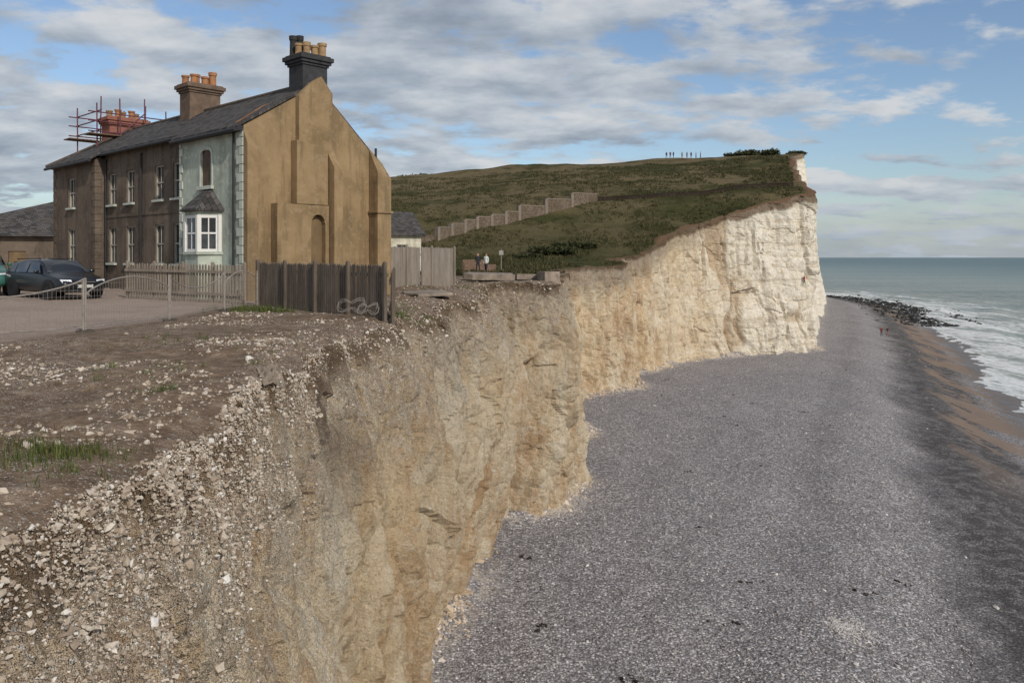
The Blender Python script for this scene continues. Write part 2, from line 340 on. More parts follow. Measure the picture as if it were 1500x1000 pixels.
def beach_material():
    m,nt,b=newmat('shingle');v=objc(nt);of=attr(nt,'off')
    vor=N(nt,'ShaderNodeTexVoronoi',{'Vector':v,'Scale':8.5});vr=N(nt,'ShaderNodeSeparateColor',{0:vor.outputs['Color']}).outputs[0]
    vo2=N(nt,'ShaderNodeTexVoronoi',{'Vector':v,'Scale':19.0});vr2=N(nt,'ShaderNodeSeparateColor',{0:vo2.outputs['Color']}).outputs[0]
    st=[(.0,(.125,.115,.115)),(.35,(.235,.217,.214)),(.62,(.35,.325,.32)),(.82,(.48,.45,.44)),(.92,(.70,.67,.65)),(1,(.82,.79,.76))]
    c=mix(nt,.40,ramp(nt,vr,st),ramp(nt,vr2,st))
    c=mix(nt,M(nt,'MULTIPLY',mr(nt,vor.outputs[0],.42,.70),.6),c,(.07,.064,.065))
    n1=noise(nt,mapping(nt,v,(.25,.09,.2),(0,0,.41)),1.0,5,.6);n2=noise(nt,v,1.1,5,.7)
    c=mix(nt,mr(nt,n1,.4,.65,0,.5),c,mix(nt,1.0,c,(1.25,1.22,1.20),'MULTIPLY'))
    c=mix(nt,mr(nt,n2,.5,.3,0,.35),c,(.15,.136,.132))
    o2=M(nt,'ADD',of,M(nt,'MULTIPLY',M(nt,'SUBTRACT',n1,.5),9.0))
    dark=M(nt,'MULTIPLY',mr(nt,o2,15,10),mr(nt,o2,2.5,6))
    c=mix(nt,M(nt,'MULTIPLY',dark,mr(nt,n2,.40,.56,.5,.85)),c,(.045,.039,.036))
    sand=M(nt,'MULTIPLY',M(nt,'MULTIPLY',mr(nt,o2,9.5,7),mr(nt,noise(nt,mapping(nt,v,(.30,.05,.2),(0,0,.41)),1.0,5,.7),.46,.51)),mr(nt,N(nt,'ShaderNodeSeparateXYZ',{0:v}).outputs[1],50,75))
    c=mix(nt,M(nt,'MULTIPLY',sand,.88),c,mix(nt,n2,(.22,.155,.11),(.33,.245,.18)))
    wet=mr(nt,of,4.0,.5)
    c=mix(nt,M(nt,'MULTIPLY',wet,.6),c,(.10,.088,.078))
    pale=mr(nt,attr(nt,'foot'),2.2,.1)
    c=mix(nt,M(nt,'MULTIPLY',pale,mr(nt,n2,.42,.6,0,.75)),c,(.56,.47,.37))
    setc(nt,b,c,M(nt,'SUBTRACT',.9,M(nt,'MULTIPLY',wet,.5)),.25)
    h=M(nt,'SUBTRACT',M(nt,'ADD',vr,M(nt,'MULTIPLY',vr2,.5)),M(nt,'MULTIPLY',vor.outputs[0],1.2))
    bump(nt,b,h,.85,.05);return m
by=np.concatenate([np.arange(-25,20,1.0),np.arange(20,140,.35),np.arange(140,400,1.5),np.arange(400,700,15)])
fr_=np.linspace(0,1,170)
bx0=XB(by)-8;bx1=XS(by)+14
BX=bx0[:,None]+(bx1-bx0)[:,None]*fr_[None,:];BY=by[:,None]*np.ones((1,170))
BZ=B(BX,BY)
rawmesh('beach',np.stack([BX,BY,BZ],-1).reshape(-1,3),gridfaces(len(by),170),beach_material(),True,
   {'off':(XS(BY)-BX).ravel(),'foot':(BX-XB(BY)).ravel()})['kind']='structure'
def sea_material():
    m,nt,b=newmat('sea_water');v=objc(nt);of=attr(nt,'off')
    vs=mapping(nt,v,(1,.45,1),(0,0,.41))
    n1=noise(nt,vs,.12,6,.65);n2=noise(nt,vs,.9,5,.65);n3=noise(nt,mapping(nt,v,(.004,.03,.01)),1.0,4,.6)
    c=ramp(nt,mr(nt,of,0,1200),[(0,(.35,.365,.32)),(.10,(.28,.325,.29)),(.4,(.19,.25,.235)),(1,(.13,.185,.185))])
    c=mix(nt,mr(nt,n3,.4,.65,0,.45),c,(.135,.195,.19))
    c=mix(nt,mr(nt,n2,.42,.62,0,.35),c,(.12,.15,.14))
    band=noise(nt,mapping(nt,v,(.28,.03,.1),(0,0,-.41)),1.0,6,.62,.5)
    thr=mr(nt,of,0,80,.43,.66)
    f=mr(nt,M(nt,'SUBTRACT',M(nt,'ADD',M(nt,'MULTIPLY',band,.62),M(nt,'MULTIPLY',n2,.38)),thr),-.01,.10)
    far_=mr(nt,of,300,60)
    cap=M(nt,'MULTIPLY',mr(nt,n1,.62,.68),mr(nt,n2,.5,.6))
    f=M(nt,'MAXIMUM',M(nt,'MULTIPLY',M(nt,'MULTIPLY',f,far_),mr(nt,n2,.3,.5,.5,1.0)),M(nt,'MULTIPLY',cap,.6))
    swash=M(nt,'MULTIPLY',mr(nt,of,4,1),mr(nt,n2,.35,.5))
    f=M(nt,'MAXIMUM',f,M(nt,'MULTIPLY',swash,.8))
    c=mix(nt,f,c,(.68,.69,.68))
    setc(nt,b,c,M(nt,'ADD',.45,M(nt,'MULTIPLY',f,.45)),.16)
    bump(nt,b,M(nt,'ADD',n1,M(nt,'MULTIPLY',n2,.35)),.8,1.4);return m
sy=np.concatenate([np.arange(-60,400,1.5),400+1.5*np.cumsum(1.13**np.arange(70))]);sy=sy[sy<70000]
so=np.concatenate([np.arange(-8,90,.8),90+.8*np.cumsum(1.1**np.arange(100))]);so=so[so<50000]
SO=so[None,:]*np.ones((len(sy),1));SX=XS(np.minimum(sy,700))[:,None]+SO;SY=sy[:,None]*np.ones_like(SO)
wave=(vn(SX/60+SO*0,SY/45,0,3)*6)
amp=sst(0,8,SO)*(1-sst(60,300,SO))
SZ=SEA+amp*.36*np.maximum(np.sin(SO*.42+wave),-.3)**1*(.4+fbm(SX/9,SY/22,0,2,6)) + (fbm(SX/3,SY/5,0,3,7)-.5)*.5*amp
rawmesh('sea',np.stack([SX,SY,SZ],-1).reshape(-1,3),gridfaces(len(sy),len(so)),sea_material(),True,{'off':SO.ravel()})['kind']='structure'
# ------------------------------------------------------------ stones
ph=(1+5**.5)/2
ICO=np.array([(-1,ph,0),(1,ph,0),(-1,-ph,0),(1,-ph,0),(0,-1,ph),(0,1,ph),(0,-1,-ph),(0,1,-ph),(ph,0,-1),(ph,0,1),(-ph,0,-1),(-ph,0,1)])/math.sqrt(1+ph*ph)
ICF=np.array([(0,11,5),(0,5,1),(0,1,7),(0,7,10),(0,10,11),(1,5,9),(5,11,4),(11,10,2),(10,7,6),(7,1,8),(3,9,4),(3,4,2),(3,2,6),(3,6,8),(3,8,9),(4,9,5),(2,4,11),(6,2,10),(8,6,7),(9,8,1)])
def stone_mat(name,stops,rough=.9):
    m,nt,b=newmat(name);v=objc(nt);a=attr(nt,'tone')
    c=ramp(nt,a,stops);n=noise(nt,v,22,4,.7)
    c=mix(nt,mr(nt,n,.4,.6,0,.4),c,mix(nt,1.0,c,(.70,.62,.53),'MULTIPLY'))
    setc(nt,b,c,rough,.15);bump(nt,b,n,.5,.01);return m
def stones(name,P,size,mat,flat=.6,smooth=False,sink=.25):
    n=len(P);size=np.asarray(size)[:,None,None]
    V=ICO[None]*(1+rng.uniform(-.42,.42,(n,12,1)))+rng.normal(0,.16,(n,12,3))
    V=V*np.stack([rng.uniform(.7,1.5,n),rng.uniform(.55,1.1,n),rng.uniform(.4,1,n)*flat*1.4],-1)[:,None,:]
    a=rng.uniform(0,6.28,n);t=rng.normal(0,.6,n)
    ca,sa,ct,stt=np.cos(a),np.sin(a),np.cos(t),np.sin(t)
    x,y,z=V[...,0],V[...,1],V[...,2]
    y2=y*ct[:,None]-z*stt[:,None];z2=y*stt[:,None]+z*ct[:,None]
    x3=x*ca[:,None]-y2*sa[:,None];y3=x*sa[:,None]+y2*ca[:,None]
    V=np.stack([x3,y3,z2],-1)*size+P[:,None,:]+np.array([0,0,1])*size*(.5-sink)*flat
    F=(ICF[None]+12*np.arange(n)[:,None,None]).reshape(-1,3)
    tone=np.repeat(rng.uniform(0,1,n),12)
    o=rawmesh(name,V.reshape(-1,3),F,mat,smooth,{'tone':tone});o['kind']='stuff';return o
chalkm=stone_mat('chalk_flint',[(0,(.26,.20,.15)),(.25,(.40,.325,.25)),(.6,(.52,.445,.36)),(.88,(.62,.56,.48)),(1,(.78,.75,.70))])
def facepts(n,y0,y1,dmax,lo=.25,hi=.6,pw=1.3):
    r0,r1=np.searchsorted(ys,[y0,y1]);out=[];cnt=0
    while cnt<n:
        i=rng.integers(r0,r1,n);j=rng.integers(0,K-1,n);ok=dd[i,j]<dmax*rng.uniform(0,1,n)**pw+.02
        P=CV[i,j];ok&=fbm(P[:,0]/.7,P[:,1]/.7,P[:,2]/.7,3,77)>rng.uniform(lo,hi,n);ok&=(gul[i,j]<rng.uniform(.15,.6,n))
        out.append(P[ok]+rng.normal(0,.02,(ok.sum(),3)));cnt+=ok.sum()
    return np.concatenate(out)[:n]
P1=facepts(46000,2.2,12.0,2.5,lo=.32,hi=.62,pw=1.7);P2=facepts(8000,12,24,1.4,pw=1.5);P3=facepts(4000,24,50,1.2)
Pc=np.concatenate([P1,P2,P3]);sz=np.clip(rng.lognormal(-4.98,.62,len(Pc)),.003,.042)
sz[len(P1):]*=1.2;sz[len(P1)+len(P2):]*=1.5
stones('chalk_rubble',Pc,sz,chalkm,.8,sink=.54)
def gpts(n,x0,x1,y0,y1,thr=.5,seed=3,sc=1.3,pw=1,em=.05):
    out=[];c=0
    while c<n:
        x=rng.uniform(x0,x1,n);y=y0+(y1-y0)*rng.uniform(0,1,n)**pw
        ok=(x<XT(y)-em)&(fbm(x/sc,y/sc,0,3,seed)>thr+rng.uniform(-.12,.12,n))
        out.append(np.stack([x[ok],y[ok],H(x[ok],y[ok])],-1));c+=ok.sum()
    return np.concatenate(out)[:n]
Pg=np.concatenate([gpts(7500,-11,-3,4,16,.53,em=.3),gpts(4000,-8,-2,14,30,.5),gpts(3200,-5,3,24,52,.45)])
ok=~((Pg[:,1]>15.5)&(Pg[:,0]<-8.6));Pg=Pg[ok]
stones('loose_stones',Pg,np.clip(rng.lognormal(-4.5,.6,len(Pg)),.005,.05),chalkm,.7,sink=.42)
def bpts(n,y0,y1,f0,f1,pw=1.0):
    y=y0+(y1-y0)*rng.uniform(0,1,n)**pw;a=XB(y)+.3;b_=XS(y)
    x=a+(b_-a)*(f0+(f1-f0)*rng.uniform(0,1,n));return np.stack([x,y,B(x,y)],-1)
pebm=stone_mat('beach_pebble',[(0,(.13,.12,.118)),(.45,(.27,.25,.245)),(.8,(.43,.40,.39)),(.95,(.62,.59,.57)),(1,(.80,.77,.74))])
Pb=bpts(20000,25,75,0,.62,1.7);stones('beach_pebbles',Pb,np.clip(rng.lognormal(-3.25,.3,len(Pb)),.02,.08),pebm,.55,True)
Pw=bpts(110,27,150,0,.8,1.3);stones('pale_beach_stones',Pw,np.clip(rng.lognormal(-2.75,.4,len(Pw)),.04,.2),stone_mat('pale_chalk',[(0,(.52,.48,.44)),(1,(.80,.78,.74))]),.6)
pp=np.stack([12.9+rng.normal(0,.40,700),31.6+rng.normal(0,.6,700),np.zeros(700)],-1);pp[:,2]=B(pp[:,0],pp[:,1]);stones('pale_shingle_patch',pp,rng.uniform(.02,.06,700),stone_mat('pale_shingle',[(0,(.42,.39,.37)),(1,(.66,.63,.60))]),.5)
yy=25+rng.uniform(0,1,3400)**1.1*105;xx=XB(yy)+np.abs(rng.normal(0,.6,3400))-.1
ok=fbm(xx/5,yy/5,0,2,13)>.40;Pd=np.stack([xx,yy,B(xx,yy)],-1)[ok]
stones('fallen_chalk',Pd,np.clip(rng.lognormal(-2.8,.5,len(Pd)),.04,.35),stone_mat('fallen_chalk_surface',[(0,(.46,.35,.24)),(.5,(.60,.50,.38)),(1,(.74,.68,.60))]),.7)
darkm=stone_mat('seaweed',[(0,(.012,.010,.010)),(1,(.05,.038,.03))])
cl=[]
for _ in range(24):
    c=bpts(1,28,110,.05,.6,1.5)[0];m_=rng.integers(2,9);q=c+np.stack([rng.normal(0,.22,m_),rng.normal(0,.14,m_),np.zeros(m_)],-1);cl.append(q)
cl=np.concatenate(cl);cl[:,2]=B(cl[:,0],cl[:,1]);stones('seaweed',cl,rng.uniform(.05,.13,len(cl)),darkm,.3)
yy=rng.uniform(195,350,2600);xx=XS(yy)+rng.normal(1,5.5,2600)
stones('shore_rocks',np.stack([xx,yy,np.maximum(B(xx,yy),SEA-.05)-.02],-1),np.clip(rng.lognormal(-1.0,.4,2600),.15,.75),stone_mat('wet_rock',[(0,(.015,.015,.014)),(1,(.06,.058,.05))],.5),.3)
# ------------------------------------------------------------ grass
def blades(name,P,h,nb,spread,mat,wid=.012):
    n=len(P)*nb;Q=np.repeat(P,nb,0);hh=np.repeat(h,nb)*rng.uniform(.5,1.15,n)
    a=rng.uniform(0,6.283,n);r=np.sqrt(rng.uniform(0,1,n))*np.repeat(spread,nb)
    Q=Q+np.stack([np.cos(a)*r,np.sin(a)*r,np.zeros(n)-.02],-1)
    l=rng.uniform(0,6.283,n);ln=rng.uniform(.1,.7,n)*hh;w=wid*(.6+.8*rng.uniform(0,1,n))*(hh/.2)**.5
    wx=np.stack([-np.sin(l),np.cos(l),np.zeros(n)],-1)*w[:,None];d=np.stack([np.cos(l),np.sin(l),np.zeros(n)],-1)
    up=np.array([0,0,1.])
    v0=Q-wx;v1=Q+wx;m0=Q+up*(hh*.6)[:,None]+d*(ln*.35)[:,None]
    v2=m0+wx*.7;v3=m0-wx*.7;t=Q+up*hh[:,None]+d*ln[:,None]
    V=np.stack([v0,v1,v2,v3,t],1).reshape(-1,3);b_=5*np.arange(n)[:,None]
    F=np.concatenate([b_+[0,1,2],b_+[0,2,3],b_+[3,2,4]],0)
    o=rawmesh(name,V,F,mat,False,{'tone':np.repeat(rng.uniform(0,1,n),5)});o['kind']='stuff';return o
def leafmat(name,stops):
    m,nt,b=newmat(name);a=attr(nt,'tone');n=noise(nt,objc(nt),1.3,4,.6)
    c=ramp(nt,M(nt,'ADD',M(nt,'MULTIPLY',a,.6),M(nt,'MULTIPLY',n,.4)),stops);setc(nt,b,c,.8,.15);return m
gm_=leafmat('grass_blades',[(.15,(.025,.038,.010)),(.5,(.075,.105,.025)),(.85,(.17,.18,.06))])
dry=leafmat('dry_grass',[(.15,(.06,.04,.02)),(.5,(.14,.09,.045)),(.85,(.24,.17,.09))])
def patch(cx,cy,rx,ry,n):
    x=cx+rng.normal(0,rx,n);y=cy+rng.normal(0,ry,n);ok=x<XT(y)-.03;x,y=x[ok],y[ok];return np.stack([x,y,H(x,y)],-1)
Pq=np.concatenate([patch(-3.85,6.75,.35,.2,90),patch(-3.7,6.2,.25,.15,30),patch(-6.4,15.6,.5,.5,22),patch(-4.1,9.6,.12,.12,16),patch(-5.2,11,.5,.4,14),patch(-2.6,25,.8,.7,60),patch(-1.8,40,.6,1,90),patch(-4.0,27,.6,.8,50),patch(-3.9,13.5,.3,.8,12),patch(.2,48.5,.8,.7,60),patch(-5.3,36,1,2,60),patch(-1,51,1.5,1,90)])
Pq2=np.concatenate([patch(-7.5,23.6,.45,.35,110),patch(-6.6,23.2,.5,.2,30),patch(-3.0,23,.3,.6,25)])
Pq=np.concatenate([Pq,Pq2]);hq=rng.uniform(.05,.15,len(Pq));hq[-len(Pq2):]*=1.7
blades('grass_tufts',Pq,hq,16,np.full(len(Pq),.07),gm_,.004)
Pq=np.concatenate([patch(-4.3,7.2,.6,.35,90),patch(-7.5,13,1.2,1,80),patch(-5,15.5,1.5,1.2,90),patch(-5,20,1.2,1.5,80),patch(-4.6,9.8,.5,.6,30),patch(-3.6,8,.2,2,20)])
blades('dry_grass',Pq,rng.uniform(.04,.13,len(Pq)),10,np.full(len(Pq),.1),dry,.003)
n=30000;yv=62+rng.uniform(0,1,n)**1.2*125;xv=XT(yv)-1.0-rng.uniform(0,1,n)**1.4*90
ok=(fbm(xv/4,yv/4,0,3,8)>.42);xv,yv=xv[ok],yv[ok];Pq=np.stack([xv,yv,H(xv,yv)],-1)
blades('hillside_grass',Pq,rng.uniform(.12,.42,len(Pq)),6,rng.uniform(.2,.5,len(Pq)),leafmat('hillside_blades',[(.15,(.030,.031,.012)),(.5,(.058,.057,.023)),(.85,(.12,.10,.047))]),.042)
def shrub_mesh(r,h,n,seed):
    rg=np.random.default_rng(seed);
    cs=rg.normal(0,.38,(14,3))*[r,r,h*.5];cs[:,2]=np.abs(cs[:,2])*.9+h*.2
    idx=rg.integers(0,14,n);d=rg.normal(0,1,(n,3));d/=np.linalg.norm(d,axis=1)[:,None]
    P=cs[idx]+d*(rg.uniform(.5,1,n)**.5)[:,None]*np.array([r*.42,r*.42,h*.36]);P[:,2]=np.maximum(P[:,2],.02)
    q=rg.normal(0,1,(n,3,3))*.06*(r+.5)
    V=(P[:,None,:]+q).reshape(-1,3);F=np.arange(3*n).reshape(-1,3)
    return V,F,np.repeat(np.clip(P[:,2]/h*.7+rg.uniform(0,.4,n),0,1),3)
shm=leafmat('shrub_leaves',[(.1,(.020,.024,.009)),(.5,(.045,.05,.02)),(.95,(.085,.085,.038))])
brown=pm('bark',(.09,.06,.04))
shr=[(5.4,103,2.8,1.0),(8.2,106,2.2,.9),(2.6,100,1.8,.6),(-28,262,4.5,3.0),(-34,262,4,2.0),(73,250,5,2.8),(79,250,4,2.2),(69,252,4,1.6),(-16,262,4,1.0),(30,262,4,1.2),(48,262,5,1.2),(82,236,2.6,2.2),(84,240,2.2,1.5)]
for i,(x,y,r,h) in enumerate(shr):
    z=float(H(x,y));V,F,t=shrub_mesh(r,h,1500,i)
    e=empty('shrub',(x,y,z));o=rawmesh('foliage',V,F,shm,False,{'tone':t});o.parent=e
    mb=MB()
    for a in range(5): mb.tube((0,0,-.2),(r*.35*math.cos(a*1.3),r*.35*math.sin(a*1.3),h*.7),.07,.03,6)
    mb.build('stem',brown,e)
    top(e,'dark green wind-shaped shrub on the grassy hillside','shrub','shrubs on the hillside')
# ------------------------------------------------------------ HOUSE
HA=math.atan2(.73,.68);HO=(-9.17,28.0,-1.5)
house=empty('house',HO,HA);house.scale=(.94,.955,1)
top(house,'old two-storey cottage terrace with tan rendered gable at the cliff edge','house')
def render_mat(name,c,stain,scale=1.0,bs=.4,pale=None):
    m,nt,b=newmat(name);v=objc(nt)
    n1=noise(nt,v,.55*scale,6,.68,.4);n2=noise(nt,mapping(nt,v,(2.2,2.2,.25)),1.0,5,.65);n3=noise(nt,v,40,3,.7);n4=noise(nt,v,3.5,5,.7)
    col=ramp(nt,n1,[(.36,tuple(x*.68 for x in c)),(.5,c),(.64,tuple(min(1,x*1.22) for x in c))])
    col=mix(nt,mr(nt,n2,.49,.63,0,.65),col,stain);col=mix(nt,mr(nt,n3,.35,.65,0,.25),col,tuple(x*.5 for x in c))
    col=mix(nt,mr(nt,n4,.52,.64,0,.4),col,pale or tuple(min(1,x*1.45) for x in c))
    zz=N(nt,'ShaderNodeSeparateXYZ',{0:v}).outputs[2]
    col=mix(nt,mr(nt,M(nt,'ADD',zz,n4),2.3,0.6,0,.45),col,stain)
    setc(nt,b,col,.95,.08);bump(nt,b,M(nt,'ADD',n3,n4),bs,.03);return m
tan=render_mat('tan_render',(.305,.212,.115),(.17,.122,.072),1,.5,(.37,.285,.18))
peb=render_mat('brown_pebbledash',(.165,.13,.10),(.09,.07,.055),1,.8)
grn=render_mat('pale_green_paint',(.46,.50,.42),(.31,.33,.26),1,.3)
quo=pm('quoin_stone',(.50,.53,.46),.85,.15,2)
white=pm('white_paint',(.74,.73,.69),.5,.06,4,.05)
dark=pm('dark_iron',(.03,.03,.032),.5,.2)
def slate_mat(name,vm,c=(.072,.066,.063)):
    m,nt,b=newmat(name);v=objc(nt);sx=N(nt,'ShaderNodeSeparateXYZ',{0:v})
    a,bb=(sx.outputs[1],sx.outputs[0]) if vm=='yx' else (sx.outputs[0],sx.outputs[1])
    vv=N(nt,'ShaderNodeCombineXYZ',{0:a,1:M(nt,'MULTIPLY',bb,1.2),2:0.0}).outputs[0]
    br=N(nt,'ShaderNodeTexBrick',{'Vector':vv,'Color1':C(tuple(x*.62 for x in c)),'Color2':C(tuple(x*1.6 for x in c)),'Mortar':C((.015,.015,.015)),'Scale':1.0,'Mortar Size':.012,'Brick Width':.28,'Row Height':.2})
    n=noise(nt,v,1.1,5,.7);n2=noise(nt,v,12,4,.7)
    col=mix(nt,mr(nt,n,.50,.72,0,.5),br.outputs[0],(.11,.085,.058));col=mix(nt,mr(nt,n2,.6,.7,0,.5),col,(.16,.14,.11))
    setc(nt,b,col,.85,.15);bump(nt,b,M(nt,'ADD',br.outputs[0],M(nt,'MULTIPLY',n2,.3)),.6,.03);return m
slate=slate_mat('slate_tiles','yx');slate2=slate_mat('slate_tiles_cross','xy')
def sheet(mb,org,ua,va,na,w0,w1,h0,h1,ops,rd=.16):
    us=sorted({w0,w1,*[o[0] for o in ops],*[o[1] for o in ops]});vs=sorted({h0,h1,*[o[2] for o in ops],*[o[3] for o in ops]})
    O=Vector(org);U=Vector(ua);V=Vector(va);Nn=Vector(na)
    P=lambda u,v,n=0:O+U*u+V*v+Nn*n
    for i in range(len(us)-1):
        for j in range(len(vs)-1):
            cu=(us[i]+us[i+1])/2;cv=(vs[j]+vs[j+1])/2
            if any(o[0]<cu<o[1] and o[2]<cv<o[3] for o in ops): continue
            mb.quad(P(us[i],vs[j]),P(us[i+1],vs[j]),P(us[i+1],vs[j+1]),P(us[i],vs[j+1]))
    for a,b_,c,d in ops:
        mb.quad(P(a,c),P(b_,c),P(b_,c,-rd),P(a,c,-rd));mb.quad(P(a,d),P(b_,d),P(b_,d,-rd),P(a,d,-rd))
        mb.quad(P(a,c),P(a,d),P(a,d,-rd),P(a,c,-rd));mb.quad(P(b_,c),P(b_,d),P(b_,d,-rd),P(b_,c,-rd))
def glassmat():
    m,nt,b=newmat('window_glass');n=noise(nt,objc(nt),1.5,3,.5)
    setc(nt,b,ramp(nt,n,[(.35,(.012,.014,.016)),(.65,(.07,.075,.08))]),.08,.6);return m
glass=glassmat()
cream_f=pm('weathered_cream_paint',(.36,.335,.285),.6,.15,4,.05)
def window(parent,x,y,z,w,h,axis='x',mat=cream_f):
    rz=0 if axis=='x' else math.pi/2
    mb=MB();fw=.055
    mb.box(-.04,.03,-w/2,-w/2+fw,0,h);mb.box(-.04,.03,w/2-fw,w/2,0,h)
    mb.box(-.04,.03,-w/2+fw,w/2-fw,0,fw);mb.box(-.04,.03,-w/2+fw,w/2-fw,h-fw,h)
    mb.box(-.03,.028,-w/2+fw,w/2-fw,h*.5-.03,h*.5+.03)
    mb.box(-.022,.026,-.014,.014,fw,h*.5-.03);mb.box(-.022,.026,-.014,.014,h*.5+.03,h-fw)
    fo=mb.build('window',mat,parent);fo.location=(x,y,z);fo.rotation_euler=(0,0,rz)
    MB().box(.031,.05,-w/2,w/2,0,h).build('glass',glass,fo)
    MB().box(-.24,-.045,-w/2-.06,w/2+.06,-.09,-.002).build('sill',quo,fo,.01)
    return fo
EZ=6.0;L=19.4;RZ=7.86
opsB=[];wins=[]
for t in (12.9,10.9,7.9,6.15):
    opsB+= [(t-.43,t+.43,3.85,5.25),(t-.43,t+.43,1.25,2.85)]
    wins+=[(t,3.85,1.4,.45),(t,1.25,1.6,.45)]
mbA=MB();sheet(mbA,(0,0,0),(0,1,0),(0,0,1),(-1,0,0),0,5,0,EZ,[(2.4,3.2,4.1,5.4),(1.75,3.45,1.55,3.1)])
mbA.quad((0,5,0),(.45,5,0),(.45,5,EZ),(0,5,EZ))
mbA.build('front_wall',grn,house,recalc=False)['label']='pale green painted front wall section'
mbB=MB();sheet(mbB,(.45,0,0),(0,1,0),(0,0,1),(-1,0,0),5,13.8,0,EZ+.22,opsB)
sheet(mbB,(0,0,0),(0,1,0),(0,0,1),(-1,0,0),13.8,L,0,EZ,[(16.4,17.3,3.85,5.25),(16.4,17.3,1.25,2.85)])
mbB.quad((0,13.8,0),(.45,13.8,0),(.45,13.8,EZ),(0,13.8,EZ));mbB.quad((0,L,0),(6.3,L,0),(6.3,L,5.1),(0,L,EZ))
mbB.build('front_wall',peb,house,recalc=False)['label']='brown pebbledashed front wall'
for t,z,h,x in wins: window(house,x+.1,t,z,.86,h)
window(house,.1,16.85,3.85,.9,1.4);window(house,.1,16.85,1.25,.9,1.6)
MB().box(.42,.447,5.0,13.8,3.27,3.35).build('string_course',peb,house)
gab=MB();gab.prism([(0,0),(6.3,0),(6.3,5.07),(3.15,RZ-.03),(0,EZ)],1,0,.3)
gab.box(6.0,6.3,.3,L,0,5.05);gab.build('gable_wall',tan,house)
ch=MB();ch.prism([(2.15,5.65),(3.66,5.3),(3.66,7.55),(3.15,8.12),(2.72,7.85),(2.15,7.3)],1,-.26,-.003);ch.build('chimney_breast',tan,house,.015)
b1=MB();b1.prism([(1.95,3.4),(3.34,3.4),(3.34,5.45),(1.95,5.68)],1,-.42,-.004);b1.build('gable_panel',tan,house,.02)
ar=[(2.58,0)]+[(2.88-.30*math.cos(a),2.75+.30*math.sin(a)) for a in np.linspace(0,math.pi,9)]+[(3.18,0)]
lo=MB();lo.prism([(1.10,0),(2.56,0),(2.56,3.38),(1.10,3.40)],1,-.45,-.004)
lo.prism([(2.56,2.7)]+ar[1:10]+[(3.2,2.7),(3.36,2.7),(3.36,3.38),(2.56,3.38)],1,-.45,-.006)
lo.prism([(3.20,0),(3.36,0),(3.36,2.7),(3.20,2.7)],1,-.45,-.004)
lo.build('gable_block',tan,house,.03)
board=pm('boarded_panel',(.17,.115,.06),.8,.2,2)
MB().prism([(2.56,0),(3.2,0),(3.2,3.0),(2.56,3.0)],1,-.2,-.006).build('boarded_opening',board,house)
for (a,b_,zt_,pr) in ((3.40,3.82,5.75,.75),(5.62,6.32,5.75,.6)):
    bb=MB().add([(a,-.003,0),(b_,-.003,0),(b_,-pr,0),(a,-pr,0),(a,-.003,zt_),(b_,-.003,zt_-(.55 if b_>6 else 0)),(b_,-pr,zt_-1.2),(a,-pr,zt_-.95)],
      [(0,3,2,1),(0,1,5,4),(3,7,6,2),(0,4,7,3),(1,2,6,5),(4,5,6,7)])
    bb.build('buttress',tan,house,.03)
MB().box(5.55,6.36,-.67,-.003,3.2,3.3).build('buttress_ledge',tan,house,.02)
bb=MB().add([(-.02,-.003,0),(.42,-.003,0),(.42,-.3,0),(-.02,-.3,0),(-.02,-.003,5.9),(.42,-.003,5.6),(.42,-.3,5.2),(-.02,-.3,5.4)],[(0,3,2,1),(0,1,5,4),(3,7,6,2),(0,4,7,3),(1,2,6,5),(4,5,6,7)])
bb.build('buttress',tan,house,.02)
q=MB()
for i in range(19):
    z=.05+i*.31;wv=.46 if i%2 else .26;q.box(-.045,-.002,.0,wv,z,z+.29)
q.build('quoins',quo,house,.012)
q=MB()
for i in range(19):
    z=.05+i*.31;q.box(-.045,-.002,4.72 if i%2 else 4.86,5.0,z,z+.29)
q.build('quoins',quo,house,.012)
q=MB();q3=MB()
for i in range(19):
    z=.05+i*.31;wv=.42 if i%2 else .26;q.box(-.03,-.002,L-wv,L,z,z+.29);q3.box(-.03,-.002,13.8,13.8+wv,z,z+.29);q3.box(-.03,.3,13.775,13.798,z,z+.29)
q.build('quoins',peb,house,.012);q3.build('quoins',peb,house,.012)
def zf(x): return EZ+.06+(RZ-EZ-.06)/3.15*x
rf=MB()
def slab(mb,pts,th=.09):
    n=len(pts);vs=[Vector(p) for p in pts]+[Vector(p)+Vector((0,0,th)) for p in pts]
    mb.add(vs,[tuple(range(n-1,-1,-1)),tuple(range(n,2*n))]+[(i,(i+1)%n,(i+1)%n+n,i+n) for i in range(n)])
slab(rf,[(-.30,.12,zf(-.30)),(3.15,.12,zf(3.15)),(3.15,5.15,zf(3.15)),(-.30,5.15,zf(-.30))],.10)
slab(rf,[(.15,5.15,zf(.15)),(3.15,5.15,zf(3.15)),(3.15,13.6,zf(3.15)),(.15,13.6,zf(.15))],.085)
slab(rf,[(-.30,13.6,zf(-.30)),(3.15,13.6,zf(3.15)),(3.15,17.0,zf(3.15)),(-.30,L+.3,zf(-.30))],.10)
slab(rf,[(3.152,.12,zf(3.15)),(6.55,.12,4.95),(6.55,L+.3,4.95),(3.152,17.0,zf(3.15))],.09)
roof=rf.build('roof',slate,house)
hp=MB();slab(hp,[(-.28,L+.31,zf(-.30)+.01),(3.15,17.02,zf(3.15)+.01),(6.53,L+.31,4.96)],.09);hp.build('roof_hip',slate2,roof)
rt=MB();rt.tube((3.15,1.2,zf(3.15)+.10),(3.15,17.0,zf(3.15)+.10),.09,n=8);rt.tube((3.15,17,zf(3.15)+.1),(-.28,L+.3,zf(-.3)+.1),.08,n=8)
rt.build('ridge_tiles',pm('ridge_tile',(.11,.085,.065)),roof)
